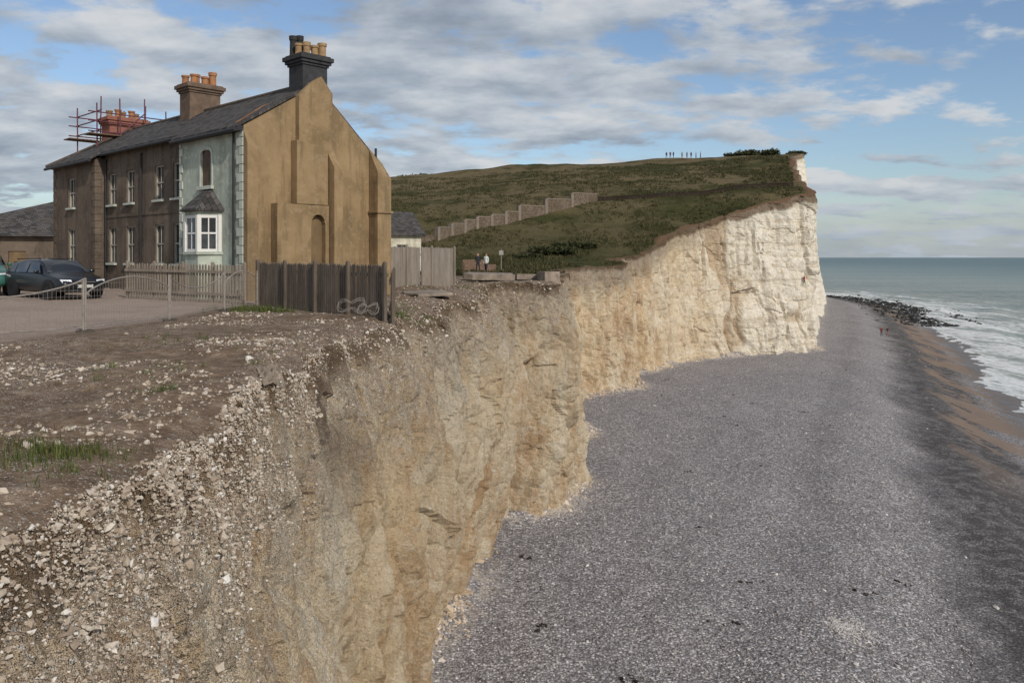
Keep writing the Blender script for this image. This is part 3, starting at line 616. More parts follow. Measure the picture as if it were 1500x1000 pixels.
lead=pm('rusty_flashing',(.24,.12,.055),.8,.4,3)
fl_=MB();slab(fl_,[(-.05,.55,zf(-.05)+.104),(.1,.42,zf(.1)+.104),(1.6,1.05,zf(1.6)+.104),(1.5,1.2,zf(1.5)+.104)],.02);fl_.build('flashing',lead,roof)
gu=MB()
for (x,a,b_) in ((-.34,.0,5.15),(.10,5.2,13.55),(-.34,13.6,L+.3)): gu.tube((x,a,zf(x)-.02),(x,b_,zf(x)-.02),.065,n=8)
gu.build('gutter',dark,house)
for (x,y) in ((.38,9.6),(-.07,.62),(.38,5.3),(.38,13.55)): MB().tube((x,y,.1),(x,y,5.9),.045,n=8).build('drainpipe',dark,house)
MB().box(-.28,-.005,.0,5.1,5.82,6.0).build('eaves_board',dark,house)
MB().tube((5.9,-.1,5.2),(5.9,-.1,5.75),.05,.05,8).build('vent_pipe',dark,house)
hd=MB();hd.box(.05,.1,2.4,3.2,4.1,5.4);hd.build('boarded_window',pm('brown_board',(.11,.075,.055)),house)
sr=MB();
for i in range(9):
    a0=math.pi*i/9;a1=math.pi*(i+1)/9
    f=lambda a,r,rz:(2.8-r*math.cos(a),5.22+rz*math.sin(a))
    p=[f(a0,.42,.2),f(a0,.54,.34),f(a1,.54,.34),f(a1,.42,.2)];sr.prism(p,0,-.04,-.003)
sr.box(-.04,-.003,2.26,2.38,4.1,5.22);sr.box(-.04,-.003,3.22,3.34,4.1,5.22);sr.box(-.12,-.003,2.2,3.4,3.96,4.09)
sr.build('window_surround',quo,house,.008)
bay=MB()
bay.prism([(0,1.60),(-.68,2.12),(-.68,3.13),(0,3.65)],2,0,1.6)
bay.prism([(0,1.52),(-.76,2.08),(-.76,3.17),(0,3.73)],2,1.602,1.70)
bayo=bay.build('bay_window',grn,house)
MB().prism([(0,1.60),(-.68,2.12),(-.68,3.13),(0,3.65)],2,3.0,3.2).build('lintel',grn,bayo)
fr=MB()
def postat(p,r=.05): fr.box(p[0]-r,p[0]+r,p[1]-r,p[1]+r,1.702,3.0)
for p in ((-.66,2.14),(-.66,3.11),(-.06,1.68),(-.06,3.57)): postat(p,.07)
segs=[((-.66,2.14),(-.66,3.11)),((-.06,1.68),(-.66,2.14)),((-.66,3.11),(-.06,3.57))]
gl=MB()
for p,qv in segs:
    P_=Vector((p[0],p[1],0));Q_=Vector((qv[0],qv[1],0));d=(Q_-P_);Lg=d.length;an=math.atan2(d.y,d.x);mt=Matrix.Translation(P_)@Matrix.Rotation(an,4,'Z')
    fr.box(.06,Lg-.06,-.03,.03,1.702,1.80,mt);fr.box(.06,Lg-.06,-.03,.03,2.9,2.998,mt);fr.box(.06,Lg-.06,-.025,.025,2.33,2.39,mt)
    fr.box(Lg/2-.02,Lg/2+.02,-.022,.022,1.8,2.9,mt)
    fr.box(.06,.12,-.026,.026,1.8,2.9,mt);fr.box(Lg-.12,Lg-.06,-.026,.026,1.8,2.9,mt)
    gl.box(.05,Lg-.05,-.008,.008,1.75,2.95,mt)
fr.build('frame',white,bayo);gl.build('glass',glass,bayo)
br_=MB();e=[(-.001,1.42,3.2),(-.86,2.02,3.2),(-.86,3.23,3.2),(-.001,3.83,3.2)];tp=[(-.001,2.35,3.98),(-.001,2.9,3.98)];tb=[(x,y,z-.06) for x,y,z in e]
br_.add(e+tp,[(0,1,4),(1,2,5,4),(2,3,5)]);br_.add(tb+e,[(0,1,5,4),(1,2,6,5),(2,3,7,6),(0,3,2,1)])
br_.build('bay_roof',slate,bayo)
def chimney(yc,a,b_,z0,z1,mat,pots,potmats,label):
    c=MB();x=3.15
    c.box(x-a/2,x+a/2,yc-b_/2,yc+b_/2,z0,z1-.42)
    for i,(ex,za,zb) in enumerate(((.05,z1-.418,z1-.33),(.12,z1-.328,z1-.22),(.19,z1-.218,z1-.06),(.10,z1-.058,z1))): c.box(x-a/2-ex,x+a/2+ex,yc-b_/2-ex,yc+b_/2+ex,za,zb)
    for ex,za in ((.05,z0+.35),): c.box(x-a/2-ex,x+a/2+ex,yc-b_/2-ex,yc+b_/2+ex,za,za+.12)
    o=c.build('chimney',mat,house,.012);o['label']=label
    for (px,py,r,h,mi) in pots:
        p=MB().lathe((x+px,yc+py,z1),[(r*1.05,0),(r*.92,.06),(r*.85,h*.75),(r*1.05,h*.8),(r*1.1,h),(r*.75,h),(r*.7,h-.15)],12)
        p.build('chimney_pot',potmats[mi],o,smooth=False)
orange=pm('orange_terracotta',(.34,.16,.075),.8,.35,4);buffp=pm('buff_pot',(.32,.21,.11),.8,.3,4);blackp=pm('sooty_pot',(.035,.033,.032),.8,.3,4)
blk_=pm('sooty_brick',(.045,.045,.047),.85,.35,5);brn=pm('brown_render_stack',(.15,.105,.075),.9,.3,3)
m,nt,b=newmat('red_brick');v=objc(nt);bt=N(nt,'ShaderNodeTexBrick',{'Vector':mapping(nt,v,(1,1,1),(math.pi/2,0,0)),'Color1':C((.24,.075,.05)),'Color2':C((.32,.12,.08)),'Mortar':C((.26,.2,.17)),'Scale':4.0});setc(nt,b,bt.outputs[0],.9);redb=m
chimney(.66,1.12,.98,7.1,8.98,blk_,[(-.46,.34,.15,.74,2),(-.46,-.05,.15,.40,1),(-.16,.34,.14,.80,2),(-.14,-.10,.15,.50,1),(.14,.32,.15,.44,1),(.16,-.22,.16,.40,1),(.44,.2,.15,.40,1),(.46,-.28,.17,.52,1),(-.3,-.34,.14,.36,1)],[orange,buffp,blackp],'sooty black chimney stack with mixed pots')
chimney(9.6,1.5,1.0,7.1,9.12,brn,[(-.62,.2,.17,.38,0),(-.38,-.15,.17,.42,0),(-.1,.2,.18,.50,0),(.18,-.1,.17,.40,0),(.42,.25,.17,.44,0),(.62,.0,.18,.66,0)],[orange,buffp,blackp],'brown chimney stack with orange pots')
chimney(18.3,1.9,1.1,6.5,8.6,redb,[(-.7,.15,.17,.36,1),(-.35,-.1,.17,.42,0),(0,.15,.17,.36,1),(.35,-.15,.17,.42,0),(.68,.1,.17,.34,1)],[orange,buffp,blackp],'red brick chimney stack being repaired')
sc=empty('scaffolding',(*(Matrix.Rotation(HA,3,'Z')@Vector((2.9,17.5,0))+Vector(HO)).xy,HO[2]),HA)
top(sc,'red scaffold poles and planks around the brick chimney','scaffolding')
pl=MB();redp=pm('red_paint_pole',(.13,.045,.06),.6,.3,5)
for x in (-1.7,-.6,.6,1.7):
    for y in (-1.3,1.3):
        pl.tube((x,y,6.2 if abs(x)>1 else 6.6),(x+random.uniform(-.05,.05),y,9.4+random.uniform(-.5,.7)),.032,n=6)
for z in (7.65,8.15,8.6):
    for y in (-1.3,1.3): pl.tube((-2.1,y+.05,z),(2.1,y+.05,z+random.uniform(-.03,.03)),.03,n=6)
    for x in (-1.7,1.7): pl.tube((x+.05,-1.7,z+.05),(x+.05,1.7,z+.05),.03,n=6)
pl.tube((-1.7,-1.35,6.5),(.6,-1.35,8.8),.03,n=6);pl.tube((1.7,1.35,6.5),(-.6,1.35,8.8),.03,n=6)
pl.build('scaffold_pole',redp,sc)
pk=MB()
for i in range(4):
    pk.box(-2.2,2.2,-1.75+i*.23,-1.55+i*.23,7.45,7.5);pk.box(-2.2,2.2,.9+i*.23,1.1+i*.23,7.45,7.5)
pk.build('platform',pm('scaffold_plank',(.16,.10,.06)),sc)
nb=empty('bungalow',(-33.5,56,-1.9),.35);top(nb,'low brown bungalow with hipped grey slate roof beside the car park','house')
w_=MB();sheet(w_,(-5,-4,0),(1,0,0),(0,0,1),(0,-1,0),0,11,0,3.3,[(8.6,9.6,1.0,2.4),(2.0,3.6,1.0,2.4),(5,6,.1,2.3)])
w_.quad((6,-4,0),(6,5,0),(6,5,3.3),(6,-4,3.3));w_.quad((-5,-4,0),(-5,5,0),(-5,5,3.3),(-5,-4,3.3));w_.build('wall',peb,nb,recalc=False)
r_=MB().add([(-5.5,-4.5,3.25),(6.5,-4.5,3.25),(6.5,5.5,3.25),(-5.5,5.5,3.25),(3.0,.5,6.1),(3.8,.5,6.1)],[(0,1,5,4),(1,2,5),(2,3,4,5),(3,0,4),(0,3,2,1)]);r_.build('roof',slate2,nb)
for (x,wd,zb,h) in ((4.1,1.0,1.0,1.4),(-2.2,1.6,1.0,1.4)): window(nb,x,-3.9,zb,wd,h,'y')
MB().box(.02,.98,-3.93,-3.88,.1,2.3).build('door',board,nb)
cb=empty('cottage',(-9.0,64,-1.3),.45);top(cb,'cream single-storey cottage with slate roof behind the gable','house')
cream=render_mat('cream_render',(.62,.58,.45),(.4,.36,.28))
w_=MB();sheet(w_,(-5,0,0),(1,0,0),(0,0,1),(0,-1,0),0,7,0,3.1,[(5.0,5.9,1.1,2.3)]);w_.add([(2,0,0),(2,6,0),(2,6,3.1),(2,3,4.8),(2,0,3.1)],[(0,1,2,3,4)]);w_.build('wall',cream,cb,recalc=False)
window(cb,.45,.1,1.1,.9,1.2,'y')
r_=MB();slab(r_,[(-5.2,-.35,3.0),(2.3,-.35,3.0),(2.3,3,4.95),(-5.2,3,4.95)],.1);slab(r_,[(-5.2,3.003,4.95),(2.3,3.003,4.95),(2.3,6.3,3.0),(-5.2,6.3,3.0)],.1);r_.build('roof',slate2,cb)
# ------------------------------------------------------------ walls on the hill
def flintm(name,k_):
    m,nt,b=newmat(name);v=objc(nt);vo=N(nt,'ShaderNodeTexVoronoi',{'Vector':v,'Scale':6.0})
    S3=lambda t:tuple(x*k_ for x in t)
    c=ramp(nt,N(nt,'ShaderNodeSeparateColor',{0:vo.outputs['Color']}).outputs[0],[(.1,S3((.13,.10,.072))),(.5,S3((.18,.14,.105))),(.9,S3((.23,.185,.14)))]);c=mix(nt,mr(nt,noise(nt,v,.4,4,.6),.45,.65,0,.6),c,S3((.12,.09,.06)));setc(nt,b,c,.95,.1);bump(nt,b,vo.outputs[0],.5,.04);return m
flint=flintm('flint_wall',.85);flintd=flintm('dark_flint_wall',.24)
coping=pm('coping_stone',(.22,.18,.14),.9,.2,2)
def wallrun(pts,h,steps,label,cm=coping,fm=flint,th=.2,chunky=False):
    w0=Vector((*pts[0],float(H(*pts[0]))));e=empty('flint_wall',w0);mb=MB();cp=MB();pr=MB()
    def at(t):
        s_=t*(len(pts)-1);j=min(int(s_),len(pts)-2);f=s_-j;return (pts[j][0]*(1-f)+pts[j+1][0]*f,pts[j][1]*(1-f)+pts[j+1][1]*f)
    for i in range(steps):
        a=i/steps;b_=(i+1)/steps
        p=at(a);q_=at(b_);zb=min(float(H(*p)),float(H(*q_)))-.4
        r_=3
        if chunky: zt_=float(H(*p))*.3+float(H(*q_))*.7+h
        else: zt_=sum(float(H(*at(max(0,min(1,a+(k_+.5)/steps))))) for k_ in range(-r_,r_+1))/(2*r_+1)+h
        P_=Vector((p[0],p[1],0))-Vector((w0.x,w0.y,0));d=Vector((q_[0]-p[0],q_[1]-p[1],0));Lg=d.length;mt=Matrix.Translation(P_-Vector((0,0,w0.z)))@Matrix.Rotation(math.atan2(d.y,d.x),4,'Z')
        mb.box(0,Lg-.003,-th,th,zb,zt_,mt);cp.box(0,Lg-.003,-th-.05,th+.05,zt_+.003,zt_+.14,mt)
        if chunky: pr.box(-.22,.22,-th-.12,th+.12,zb,zt_+.0,mt)
    mb.build('wall_body',fm,e);cp.build('coping',cm,e)
    if chunky: pr.build('pier',cm,e)
    return top(e,label,'wall')
wallrun([(-10,110),(-5,115.5),(1,119.8),(13,126)],1.3,9,'stepped flint boundary wall climbing the grassy slope',chunky=True)
wallrun([(-19,101),(-10.2,109.8)],.9,6,'lower dull brown end of the boundary wall',flint)
wallrun([(13.3,126.2),(22,127.5),(34,129.5),(45.0,131.0)],.5,90,'long low dark stone wall along the hillside',flintd,flintd,.1)
# ------------------------------------------------------------ fences
wood=pm('weathered_dark_wood',(.125,.10,.078),.9,.35,3,.4,sc=(1,1,.2));wood2=pm('silvered_wood',(.25,.21,.17),.9,.25,3,.4,sc=(1,1,.2));wood3=pm('pale_picket_wood',(.25,.205,.16),.9,.25,3,.4,sc=(1,1,.2));metal=pm('galvanised_wire',(.27,.24,.21),.65,.25,6,.1)
def fence(a,b_,h,mat,label,name,sp=.11,sw=.07,posts=4,zo=0,cat='fence',zo2=0,pw=.042):
    A=Vector((*a,float(H(*a))+zo));Bv=Vector((*b_,float(H(*b_))+zo2));d=Bv-A;Lg=math.hypot(d.x,d.y);an=math.atan2(d.y,d.x)
    e=empty(name,A,an);sl=d.z/Lg
    pc=MB();n=int(Lg/sp)
    for i in range(n):
        if random.random()<.008: continue
        x=i*sp+random.uniform(-.006,.006);z=sl*x;hh=h+random.uniform(-.025,.02);tl=random.uniform(-.012,.012)
        pc.add([(x,-.012,z-.25),(x+sw,-.012,z-.25),(x+sw,.012,z-.25),(x,.012,z-.25),(x+tl,-.012,z+hh),(x+sw+tl,-.012,z+hh),(x+sw+tl,.012,z+hh),(x+tl,.012,z+hh),(x+sw/2+tl,-.012,z+hh+.05),(x+sw/2+tl,.012,z+hh+.05)],
         [(0,1,5,8,4),(3,7,9,6,2),(0,4,7,3),(1,2,6,5),(4,8,9,7),(5,6,9,8)])
    pc.build('palings',mat,e)
    for zz in (.25,h*.8): MB().add([(0,.013,zz),(Lg,.013,zz+d.z),(Lg,.06,zz+d.z),(0,.06,zz),(0,.013,zz+.09),(Lg,.013,zz+.09+d.z),(Lg,.06,zz+.09+d.z),(0,.06,zz+.09)],[(0,3,2,1),(4,5,6,7),(0,1,5,4),(1,2,6,5),(2,3,7,6),(3,0,4,7)]).build('rail',mat,e)
    for i in range(posts):
        x=Lg*i/(posts-1);z=sl*x;MB().add([(x-pw,-.10,z-.4),(x+pw,-.10,z-.4),(x+pw,-.014,z-.4),(x-pw,-.014,z-.4),(x-pw,-.10,z+h+.10),(x+pw,-.10,z+h+.10),(x+pw,-.014,z+h+.10),(x-pw,-.014,z+h+.10),(x,-.06,z+h+.14)],
          [(0,1,5,4),(1,2,6,5),(2,3,7,6),(3,0,4,7),(4,5,8),(5,6,8),(6,7,8),(7,4,8)]).build('post',mat,e)
    return top(e,label,cat)
fence((-7.9,25.6),(-3.2,20.9),1.34,wood,'dark weathered paling fence near the cliff edge','paling_fence',.104,.072,5,zo=-.02,zo2=.12)
fence((-3.1,21.0),(-3.6,24.6),1.25,wood,'short return of dark paling fence beside rubble','paling_fence',.12,.07,3)
fence((-8.6,26.2),(-13.9,29.5),1.22,wood3,'pale weathered picket fence in front of the cottage bay','picket_fence',.15,.075,5)
fence((-5.9,36),(-3.0,42),1.85,wood2,'tall silvery close-boarded fence behind the house','board_fence',.15,.143,4)
rub=pm('rubber_foot',(.10,.085,.07))
def wirefence(pts):
    for i in range(len(pts)-1):
        a,b_=pts[i],pts[i+1];A=Vector((*a,float(H(*a))));Bv=Vector((*b_,float(H(*b_))));d=Bv-A;Lg=math.hypot(d.x,d.y)
        e=empty('wire_fence_panel',A,math.atan2(d.y,d.x));sl=d.z/Lg
        if i%2==0: top_=lambda t:1.12-.42*(1-(2*t-1)**2)**.8*(1-.25*t)
        else: top_=lambda t:.78+.34*math.sin(math.pi*t)**.7
        f=MB()
        for x,t in ((0,0),(Lg-.05,1)): f.tube((x,0,sl*x-.15),(x,0,sl*x+1.12),.022,n=8)
        prev=None
        for j in range(21):
            t=j/20;p=(Lg*t,0,sl*Lg*t+top_(t))
            if prev: f.tube(prev,p,.017,n=6)
            prev=p
        f.tube((0,0,.10),(Lg,0,d.z+.10),.014,n=6)
        f.build('frame',metal,e)
        w_=MB();n=int(Lg/.09)
        for j in range(n+1):
            x=Lg*j/n;w_.tube((x,0,sl*x+.1),(x,0,sl*x+top_(x/Lg)),.0028,n=4,cap=False)
        for z in np.arange(.22,1.12,.13):
            for j in range(16):
                t0,t1=j/16,(j+1)/16
                if z<top_(t0) and z<top_(t1): w_.tube((Lg*t0,0,sl*Lg*t0+z),(Lg*t1,0,sl*Lg*t1+z),.0028,n=4,cap=False)
        w_.build('mesh_infill',metal,e)
        for x in (0,Lg): MB().box(x-.16,x+.16,-.1,.1,-.04+sl*x,.05+sl*x).build('foot_block',rub,e,.02)
        top(e,'curved-top tubular metal barrier panel with wire mesh','fence','mesh barriers around the car park')
wirefence([(-10.6,13.6),(-8.85,17.0),(-8.35,20.0),(-8.2,23.4),(-7.75,25.0)])
# loose bent wire lying against the paling fence
for (cx_,cy_,r0_) in ((-4.15,21.2,.42),(-3.6,20.5,.3)):
    lw=MB();prev=None
    for j in range(60):
        a=j*.33;rr=r0_*(.7+.3*math.sin(j*.7));p=(cx_+rr*math.cos(a)*.9,cy_+.12*math.sin(a*1.7),float(H(cx_,cy_))+.30+rr*.55*math.sin(a)+.05*math.sin(j))
        if prev: lw.tube(prev,p,.006,n=5,cap=False)
        prev=p
    o=lw.build('coiled_wire',metal);top(o,'loose tangled coil of bent fence wire against the palings','wire','coils of loose wire by the fence')
conc=pm('old_concrete',(.27,.22,.175),.95,.4,2.5,.9,.03)
def slabobj(cx,cy,z,rx,ry,th,rz,label,n=11,seed=1):
    r=random.Random(seed);pts=[]
    for i in range(n):
        a=2*math.pi*i/n;q_=1/max(abs(math.cos(a)),abs(math.sin(a)))*r.uniform(.78,1.05);pts.append((rx*q_*math.cos(a),ry*q_*math.sin(a)))
    e=MB().prism(pts,2,0,th).build('concrete_slab',conc,None,.03);e.location=(cx,cy,z);e.rotation_euler=(r.uniform(-.03,.03),r.uniform(-.03,.03),rz);return top(e,label,'concrete slab','broken foundations at the cliff edge')
slabobj(-1.4,48.5,-1.3,1.5,1.4,.36,.1,'broken grey concrete foundation slab on the rubble',17)
slabobj(1.0,49.2,-1.35,1.1,1.3,.34,.25,'cracked grey concrete slab lying among weeds',13,21)
slabobj(2.0,47.4,-1.6,.6,1.0,.78,.2,'thick broken concrete block overhanging the cliff edge',9,4)
slabobj(-3.3,32.5,-1.48,.9,1.2,.12,.5,'thin cracked concrete slab lying on chalk rubble',13,8)
bpz=float(H(-3.9,70))
o=MB().box(-1,1,-.5,.5,-.3,1.1).box(-.9,-.5,-.56,-.502,.2,.9).box(1.003,1.8,-.4,.4,-.3,.7).build('brick_plinth',pm('brown_brick',(.20,.13,.09),.9,.35,6,.5),None,.03);o.location=(-3.2,70,bpz);top(o,'small ruined brown brick plinth on the grass','brick block')
e=empty('signpost',(-1.0,76,float(H(-1,76))));MB().tube((0,0,-.2),(0,0,2.1),.05,.045,8).build('post',wood2,e);MB().box(-.2,.2,-.09,-.055,1.55,1.95).build('sign_board',cream_f,e,.01);top(e,'small white notice board on a wooden post','sign')
n=34;u_=np.linspace(-1,1,n);UU,VV=np.meshgrid(u_,u_,indexing='ij')
cx=-3.30+UU*.15+VV*.09;cy=11.2-UU*.34+VV*.17
zz=np.where(XT(cy)-cx>0,H(cx,cy),H(XT(cy),cy)-1.1*(cx-XT(cy)))+.015+.09*np.abs(fbm(UU*2.6,VV*2.6,0,4,3)-.5)*2+.02*np.sin(UU*9+VV*4)-.05*(np.maximum(abs(UU),abs(VV))**4)
o=rawmesh('sacking',np.stack([cx,cy,zz],-1).reshape(-1,3),gridfaces(n,n),pm('mud_stained_cloth',(.24,.19,.145),.95,.3,5,.5),True);s_=o.modifiers.new('s','SOLIDIFY');s_.thickness=.02
top(o,'crumpled mud-stained sacking draped over the eroding brink','cloth')
# ------------------------------------------------------------ CARS
def carpaint(name,c):
    m,nt,b=newmat(name);n=noise(nt,objc(nt),3,4,.6);setc(nt,b,ramp(nt,n,[(.3,tuple(x*.85 for x in c)),(.7,tuple(x*1.15 for x in c))]),.35,.35);b.inputs['Coat Weight'].default_value=.3;b.inputs['Coat Roughness'].default_value=.15;return m
tyre=pm('tyre_rubber',(.02,.02,.02),.8,.2);alloy=pm('alloy',(.45,.45,.46),.35,.1,metal=.7);blackpl=pm('black_plastic',(.018,.018,.02),.5,.2)
lamp=pm('headlamp_lens',(.62,.64,.66),.15,.1,spec=.7);plate=pm('number_plate_white',(.75,.75,.70),.4,.03);redl=pm('tail_lens',(.35,.02,.02),.2,.1)
def make_car(paint,label):
    car=empty('parked_car',(0,0,0));top(car,label,'car')
    st=[(-2.30,.45,.80,.82,.70,.62),(-2.26,.28,.92,1.02,.80,.66),(-2.05,.24,.96,1.30,.85,.60),(-1.75,.22,.97,1.44,.87,.60),(-.9,.20,.96,1.49,.88,.61),(0,.20,.95,1.49,.88,.61),(.35,.20,.94,1.45,.88,.60),
        (.80,.20,.93,1.22,.88,.64),(1.18,.20,.91,.97,.87,.72),(1.6,.22,.83,.90,.86,.66),(2.0,.24,.74,.81,.82,.58),(2.2,.30,.64,.70,.74,.50),(2.27,.38,.56,.60,.62,.42)]
    prof=[]
    for (x,zl,zb,zt_,wh,wr) in st:
        half=[(wh*.86,zl),(wh,zl+.16*(zb-zl)+.04),(wh,(zl+zb)/2+.04),(wh*.985,zb-.05),(wh*.95,zb),(wr+ (wh*.95-wr)*.1 if zt_-zb>.12 else wh*.9,zt_-.05*(zt_-zb)-.02 if zt_-zb>.12 else (zb+zt_)/2),(wr*.8,zt_),(wr*.3,zt_+.015)]
        prof.append([(x,-w_,z) for w_,z in half]+[(x,w_,z) for w_,z in half[::-1]])
    mb=MB();n=len(prof[0]);vs=[p for r in prof for p in r];fs=[]
    for i in range(len(prof)-1):
        for j in range(n): fs.append((i*n+j,i*n+(j+1)%n,(i+1)*n+(j+1)%n,(i+1)*n+j))
    fs+=[tuple(range(n)),tuple(range(len(vs)-1,len(vs)-n-1,-1))]
    mb.add(vs,fs);body=mb.build('body',paint,car,smooth=True)
    sb=body.modifiers.new('s','SUBSURF');sb.levels=1;sb.render_levels=2
    def gp(name,quads):
        q_=MB()
        for a in quads: q_.add(a,[tuple(range(len(a)))])
        return q_.build(name,glass,car,recalc=False)
    for sg in (-1,1):
        W=lambda x,z,w_:(x,sg*w_,z)
        for qd in ([W(-1.95,1.0,.845),W(-1.25,1.0,.85),W(-1.25,1.40,.685),W(-1.75,1.36,.67)],[W(-1.17,1.0,.855),W(-.25,1.0,.86),W(-.25,1.42,.70),W(-1.17,1.41,.70)],[W(-.17,1.0,.86),W(.86,.98,.86),W(.42,1.36,.70),W(-.17,1.42,.70)]): gp('side_window',[qd])
    gp('windscreen',[[(.95,-.70,1.14-.03),(.95,.70,1.14-.03),(.42,.56,1.455),(.42,-.56,1.455)],[(1.14,-.74,1.01),(1.14,.74,1.01),(.95,.70,1.112),(.95,-.70,1.112)]])
    gp('rear_window',[[(-2.24,-.62,1.06),(-2.24,.62,1.06),(-2.03,.54,1.40),(-2.03,-.54,1.40)]])
    for sx in (-1.38,1.38):
        for sg in (-1,1):
            y=sg*.80
            t_=MB();prof_=[(.20,-.1),(.30,-.1),(.325,-.06),(.325,.06),(.30,.1),(.20,.1)]
            vs=[];k_=20
            for r,o_ in prof_: vs+=[(sx+r*math.cos(2*math.pi*i/k_),y+o_,.325+r*math.sin(2*math.pi*i/k_)) for i in range(k_)]
            t_.add(vs,[(q_*k_+i,q_*k_+(i+1)%k_,((q_+1)%6)*k_+(i+1)%k_,((q_+1)%6)*k_+i) for q_ in range(6) for i in range(k_)])
            wh=t_.build('wheel',tyre,car)
            r_=MB();yo=y+sg*.06
            for i in range(5):
                a=2*math.pi*i/5;r_.tube((sx,yo,.325),(sx+.19*math.cos(a),yo,.325+.19*math.sin(a)),.03,.025,6)
            r_.tube((sx,yo-.02,.325),(sx,yo+.03,.325),.05,n=10)
            r_.tube((sx,yo-sg*.05,.325),(sx,yo-sg*.03,.325),.20,n=20);r_.build('rim',alloy,wh)
            MB().tube((sx,sg*.78,.36),(sx,sg*.893,.36),.385,n=24).build('wheel_arch',blackpl,car)
    for sg in (-1,1):
        MB().add([(2.19,sg*.40,.60),(2.10,sg*.72,.62),(2.02,sg*.76,.74),(2.14,sg*.44,.73),(2.25,sg*.40,.58),(2.19,sg*.71,.60),(2.08,sg*.775,.75),(2.19,sg*.44,.74)],[(0,1,2,3),(4,5,6,7),(0,1,5,4),(1,2,6,5),(2,3,7,6),(3,0,4,7)]).build('headlight',lamp,car,.01)
        MB().box(-2.30,-2.22,sg*.60,sg*.76,.72,.98).build('tail_light',redl,car,.01)
        MB().box(.70,.86,sg*.90,sg*1.04,.97,1.09).build('wing_mirror',paint,car,.03)
        rr=MB();rr.tube((-1.7,sg*.55,1.515),(.2,sg*.55,1.53),.018,n=6);rr.tube((-1.6,sg*.55,1.46),(-1.6,sg*.55,1.52),.018,n=6);rr.tube((.1,sg*.55,1.46),(.1,sg*.55,1.53),.018,n=6);rr.build('roof_rail',blackpl,car)
    MB().box(2.19,2.28,-.34,.34,.60,.70).box(2.20,2.30,-.5,.5,.26,.38).build('grille',blackpl,car,.01)
    MB().box(2.262,2.292,-.34,.34,.64,.66).build('grille_bar',alloy,car)
    pl_=MB().box(2.29,2.31,-.26,.26,.44,.55).build('number_plate',plate,car)
    cu=bpy.data.curves.new('plate_text','FONT');cu.body='GL03 DZN';cu.size=.115;cu.align_x='CENTER';cu.align_y='CENTER';cu.extrude=.001
    to=link(bpy.data.objects.new('tmp',cu));bpy.context.view_layer.update()
    me=bpy.data.meshes.new_from_object(to);bpy.data.objects.remove(to);me.materials.clear();me.materials.append(blackpl)
    t_=link(bpy.data.objects.new('plate_lettering',me));t_.parent=pl_;t_.matrix_local=Matrix.Translation((2.313,0,.495))@Matrix.Rotation(math.pi/2,4,'Z')@Matrix.Rotation(math.pi/2,4,'X')
    return car
car=make_car(carpaint('dark_blue_paint',(.008,.010,.014)),'dark blue estate car parked on the gravel')
car.location=(-16.75,30.0,float(H(-16.75,30.0)));car.rotation_euler=(0,0,math.radians(-37));car.scale=(1.02,1,.93)
c2=copytree(car);c2.location=(-20.9,32.0,float(H(-20.9,32.0))+.02);c2.rotation_euler=(0,0,math.radians(-52));c2.scale=(1.03,1.03,1.12)
gp_=carpaint('green_paint',(.03,.11,.085))
for ch_ in c2.children:
    if ch_.name.startswith('body') or ch_.name.startswith('wing_mirror'):
        ch_.data=ch_.data.copy();ch_.data.materials[0]=gp_
c2['label']='green car parked behind the dark blue one'
for c_ in (car,c2): c_['group']='cars parked on the gravel'
# ------------------------------------------------------------ PEOPLE
def person(x,y,z,rz,topc,legc,hair=(.04,.025,.015),stride=.12,arm=0,label='',group=None,s=1.0):
    J=[(0,0,.93),(0,0,1.15),(0,0,1.36),(0,0,1.50),(0,.015,1.60),(0,.01,1.72),
       (.17,0,1.40),(.22,.03,1.14),(.20,-.06-arm*.2,.90+arm*.2),(.20,-.08-arm*.25,.82+arm*.25),(-.17,0,1.40),(-.22,.03,1.14),(-.20,-.06,.90),(-.20,-.08,.82),
       (.09,0,.88),(.10,-stride*.6,.48),(.10,-stride+.02,.07),(.11,-stride-.14,.04),(-.09,0,.88),(-.10,stride*.4,.48),(-.10,stride+.06,.08),(-.11,stride-.08,.04)]
    Rr=[.14,.13,.15,.06,.095,.075,.07,.045,.035,.03,.07,.045,.035,.03,.095,.065,.045,.04,.095,.065,.045,.04]
    E=[(0,1),(1,2),(2,3),(3,4),(4,5),(2,6),(6,7),(7,8),(8,9),(2,10),(10,11),(11,12),(12,13),(0,14),(14,15),(15,16),(16,17),(0,18),(18,19),(19,20),(20,21)]
    me=bpy.data.meshes.new('p');me.from_pydata(J,E,[]);o=link(bpy.data.objects.new('p',me))
    o.modifiers.new('k','SKIN');o.modifiers.new('s','SUBSURF').levels=1
    for v_,r in zip(me.skin_vertices[0].data,Rr): v_.radius=(r,r*.8)
    me.skin_vertices[0].data[0].use_root=True
    dg=bpy.context.evaluated_depsgraph_get();m2=bpy.data.meshes.new_from_object(o.evaluated_get(dg));bpy.data.objects.remove(o)
    m2.name='person';m2.materials.clear()
    for nm,c in (('shirt',topc),('trousers',legc),('skin',(.42,.24,.16)),('hair',hair)): m2.materials.append(pm('person_'+nm,c,.85,.1))
    for p in m2.polygons:
        c=p.center;p.use_smooth=True
        p.material_index=3 if (c.z>1.64 or (c.z>1.55 and c.y>.04)) else 2 if c.z>1.47 or (abs(c.x)>.15 and c.z<.95) else 0 if c.z>.93 else 1
    ob=link(bpy.data.objects.new('person',m2));ob.location=(x,y,z);ob.rotation_euler=(0,0,rz);ob.scale=(s,)*3
    return top(ob,label,'person',group)
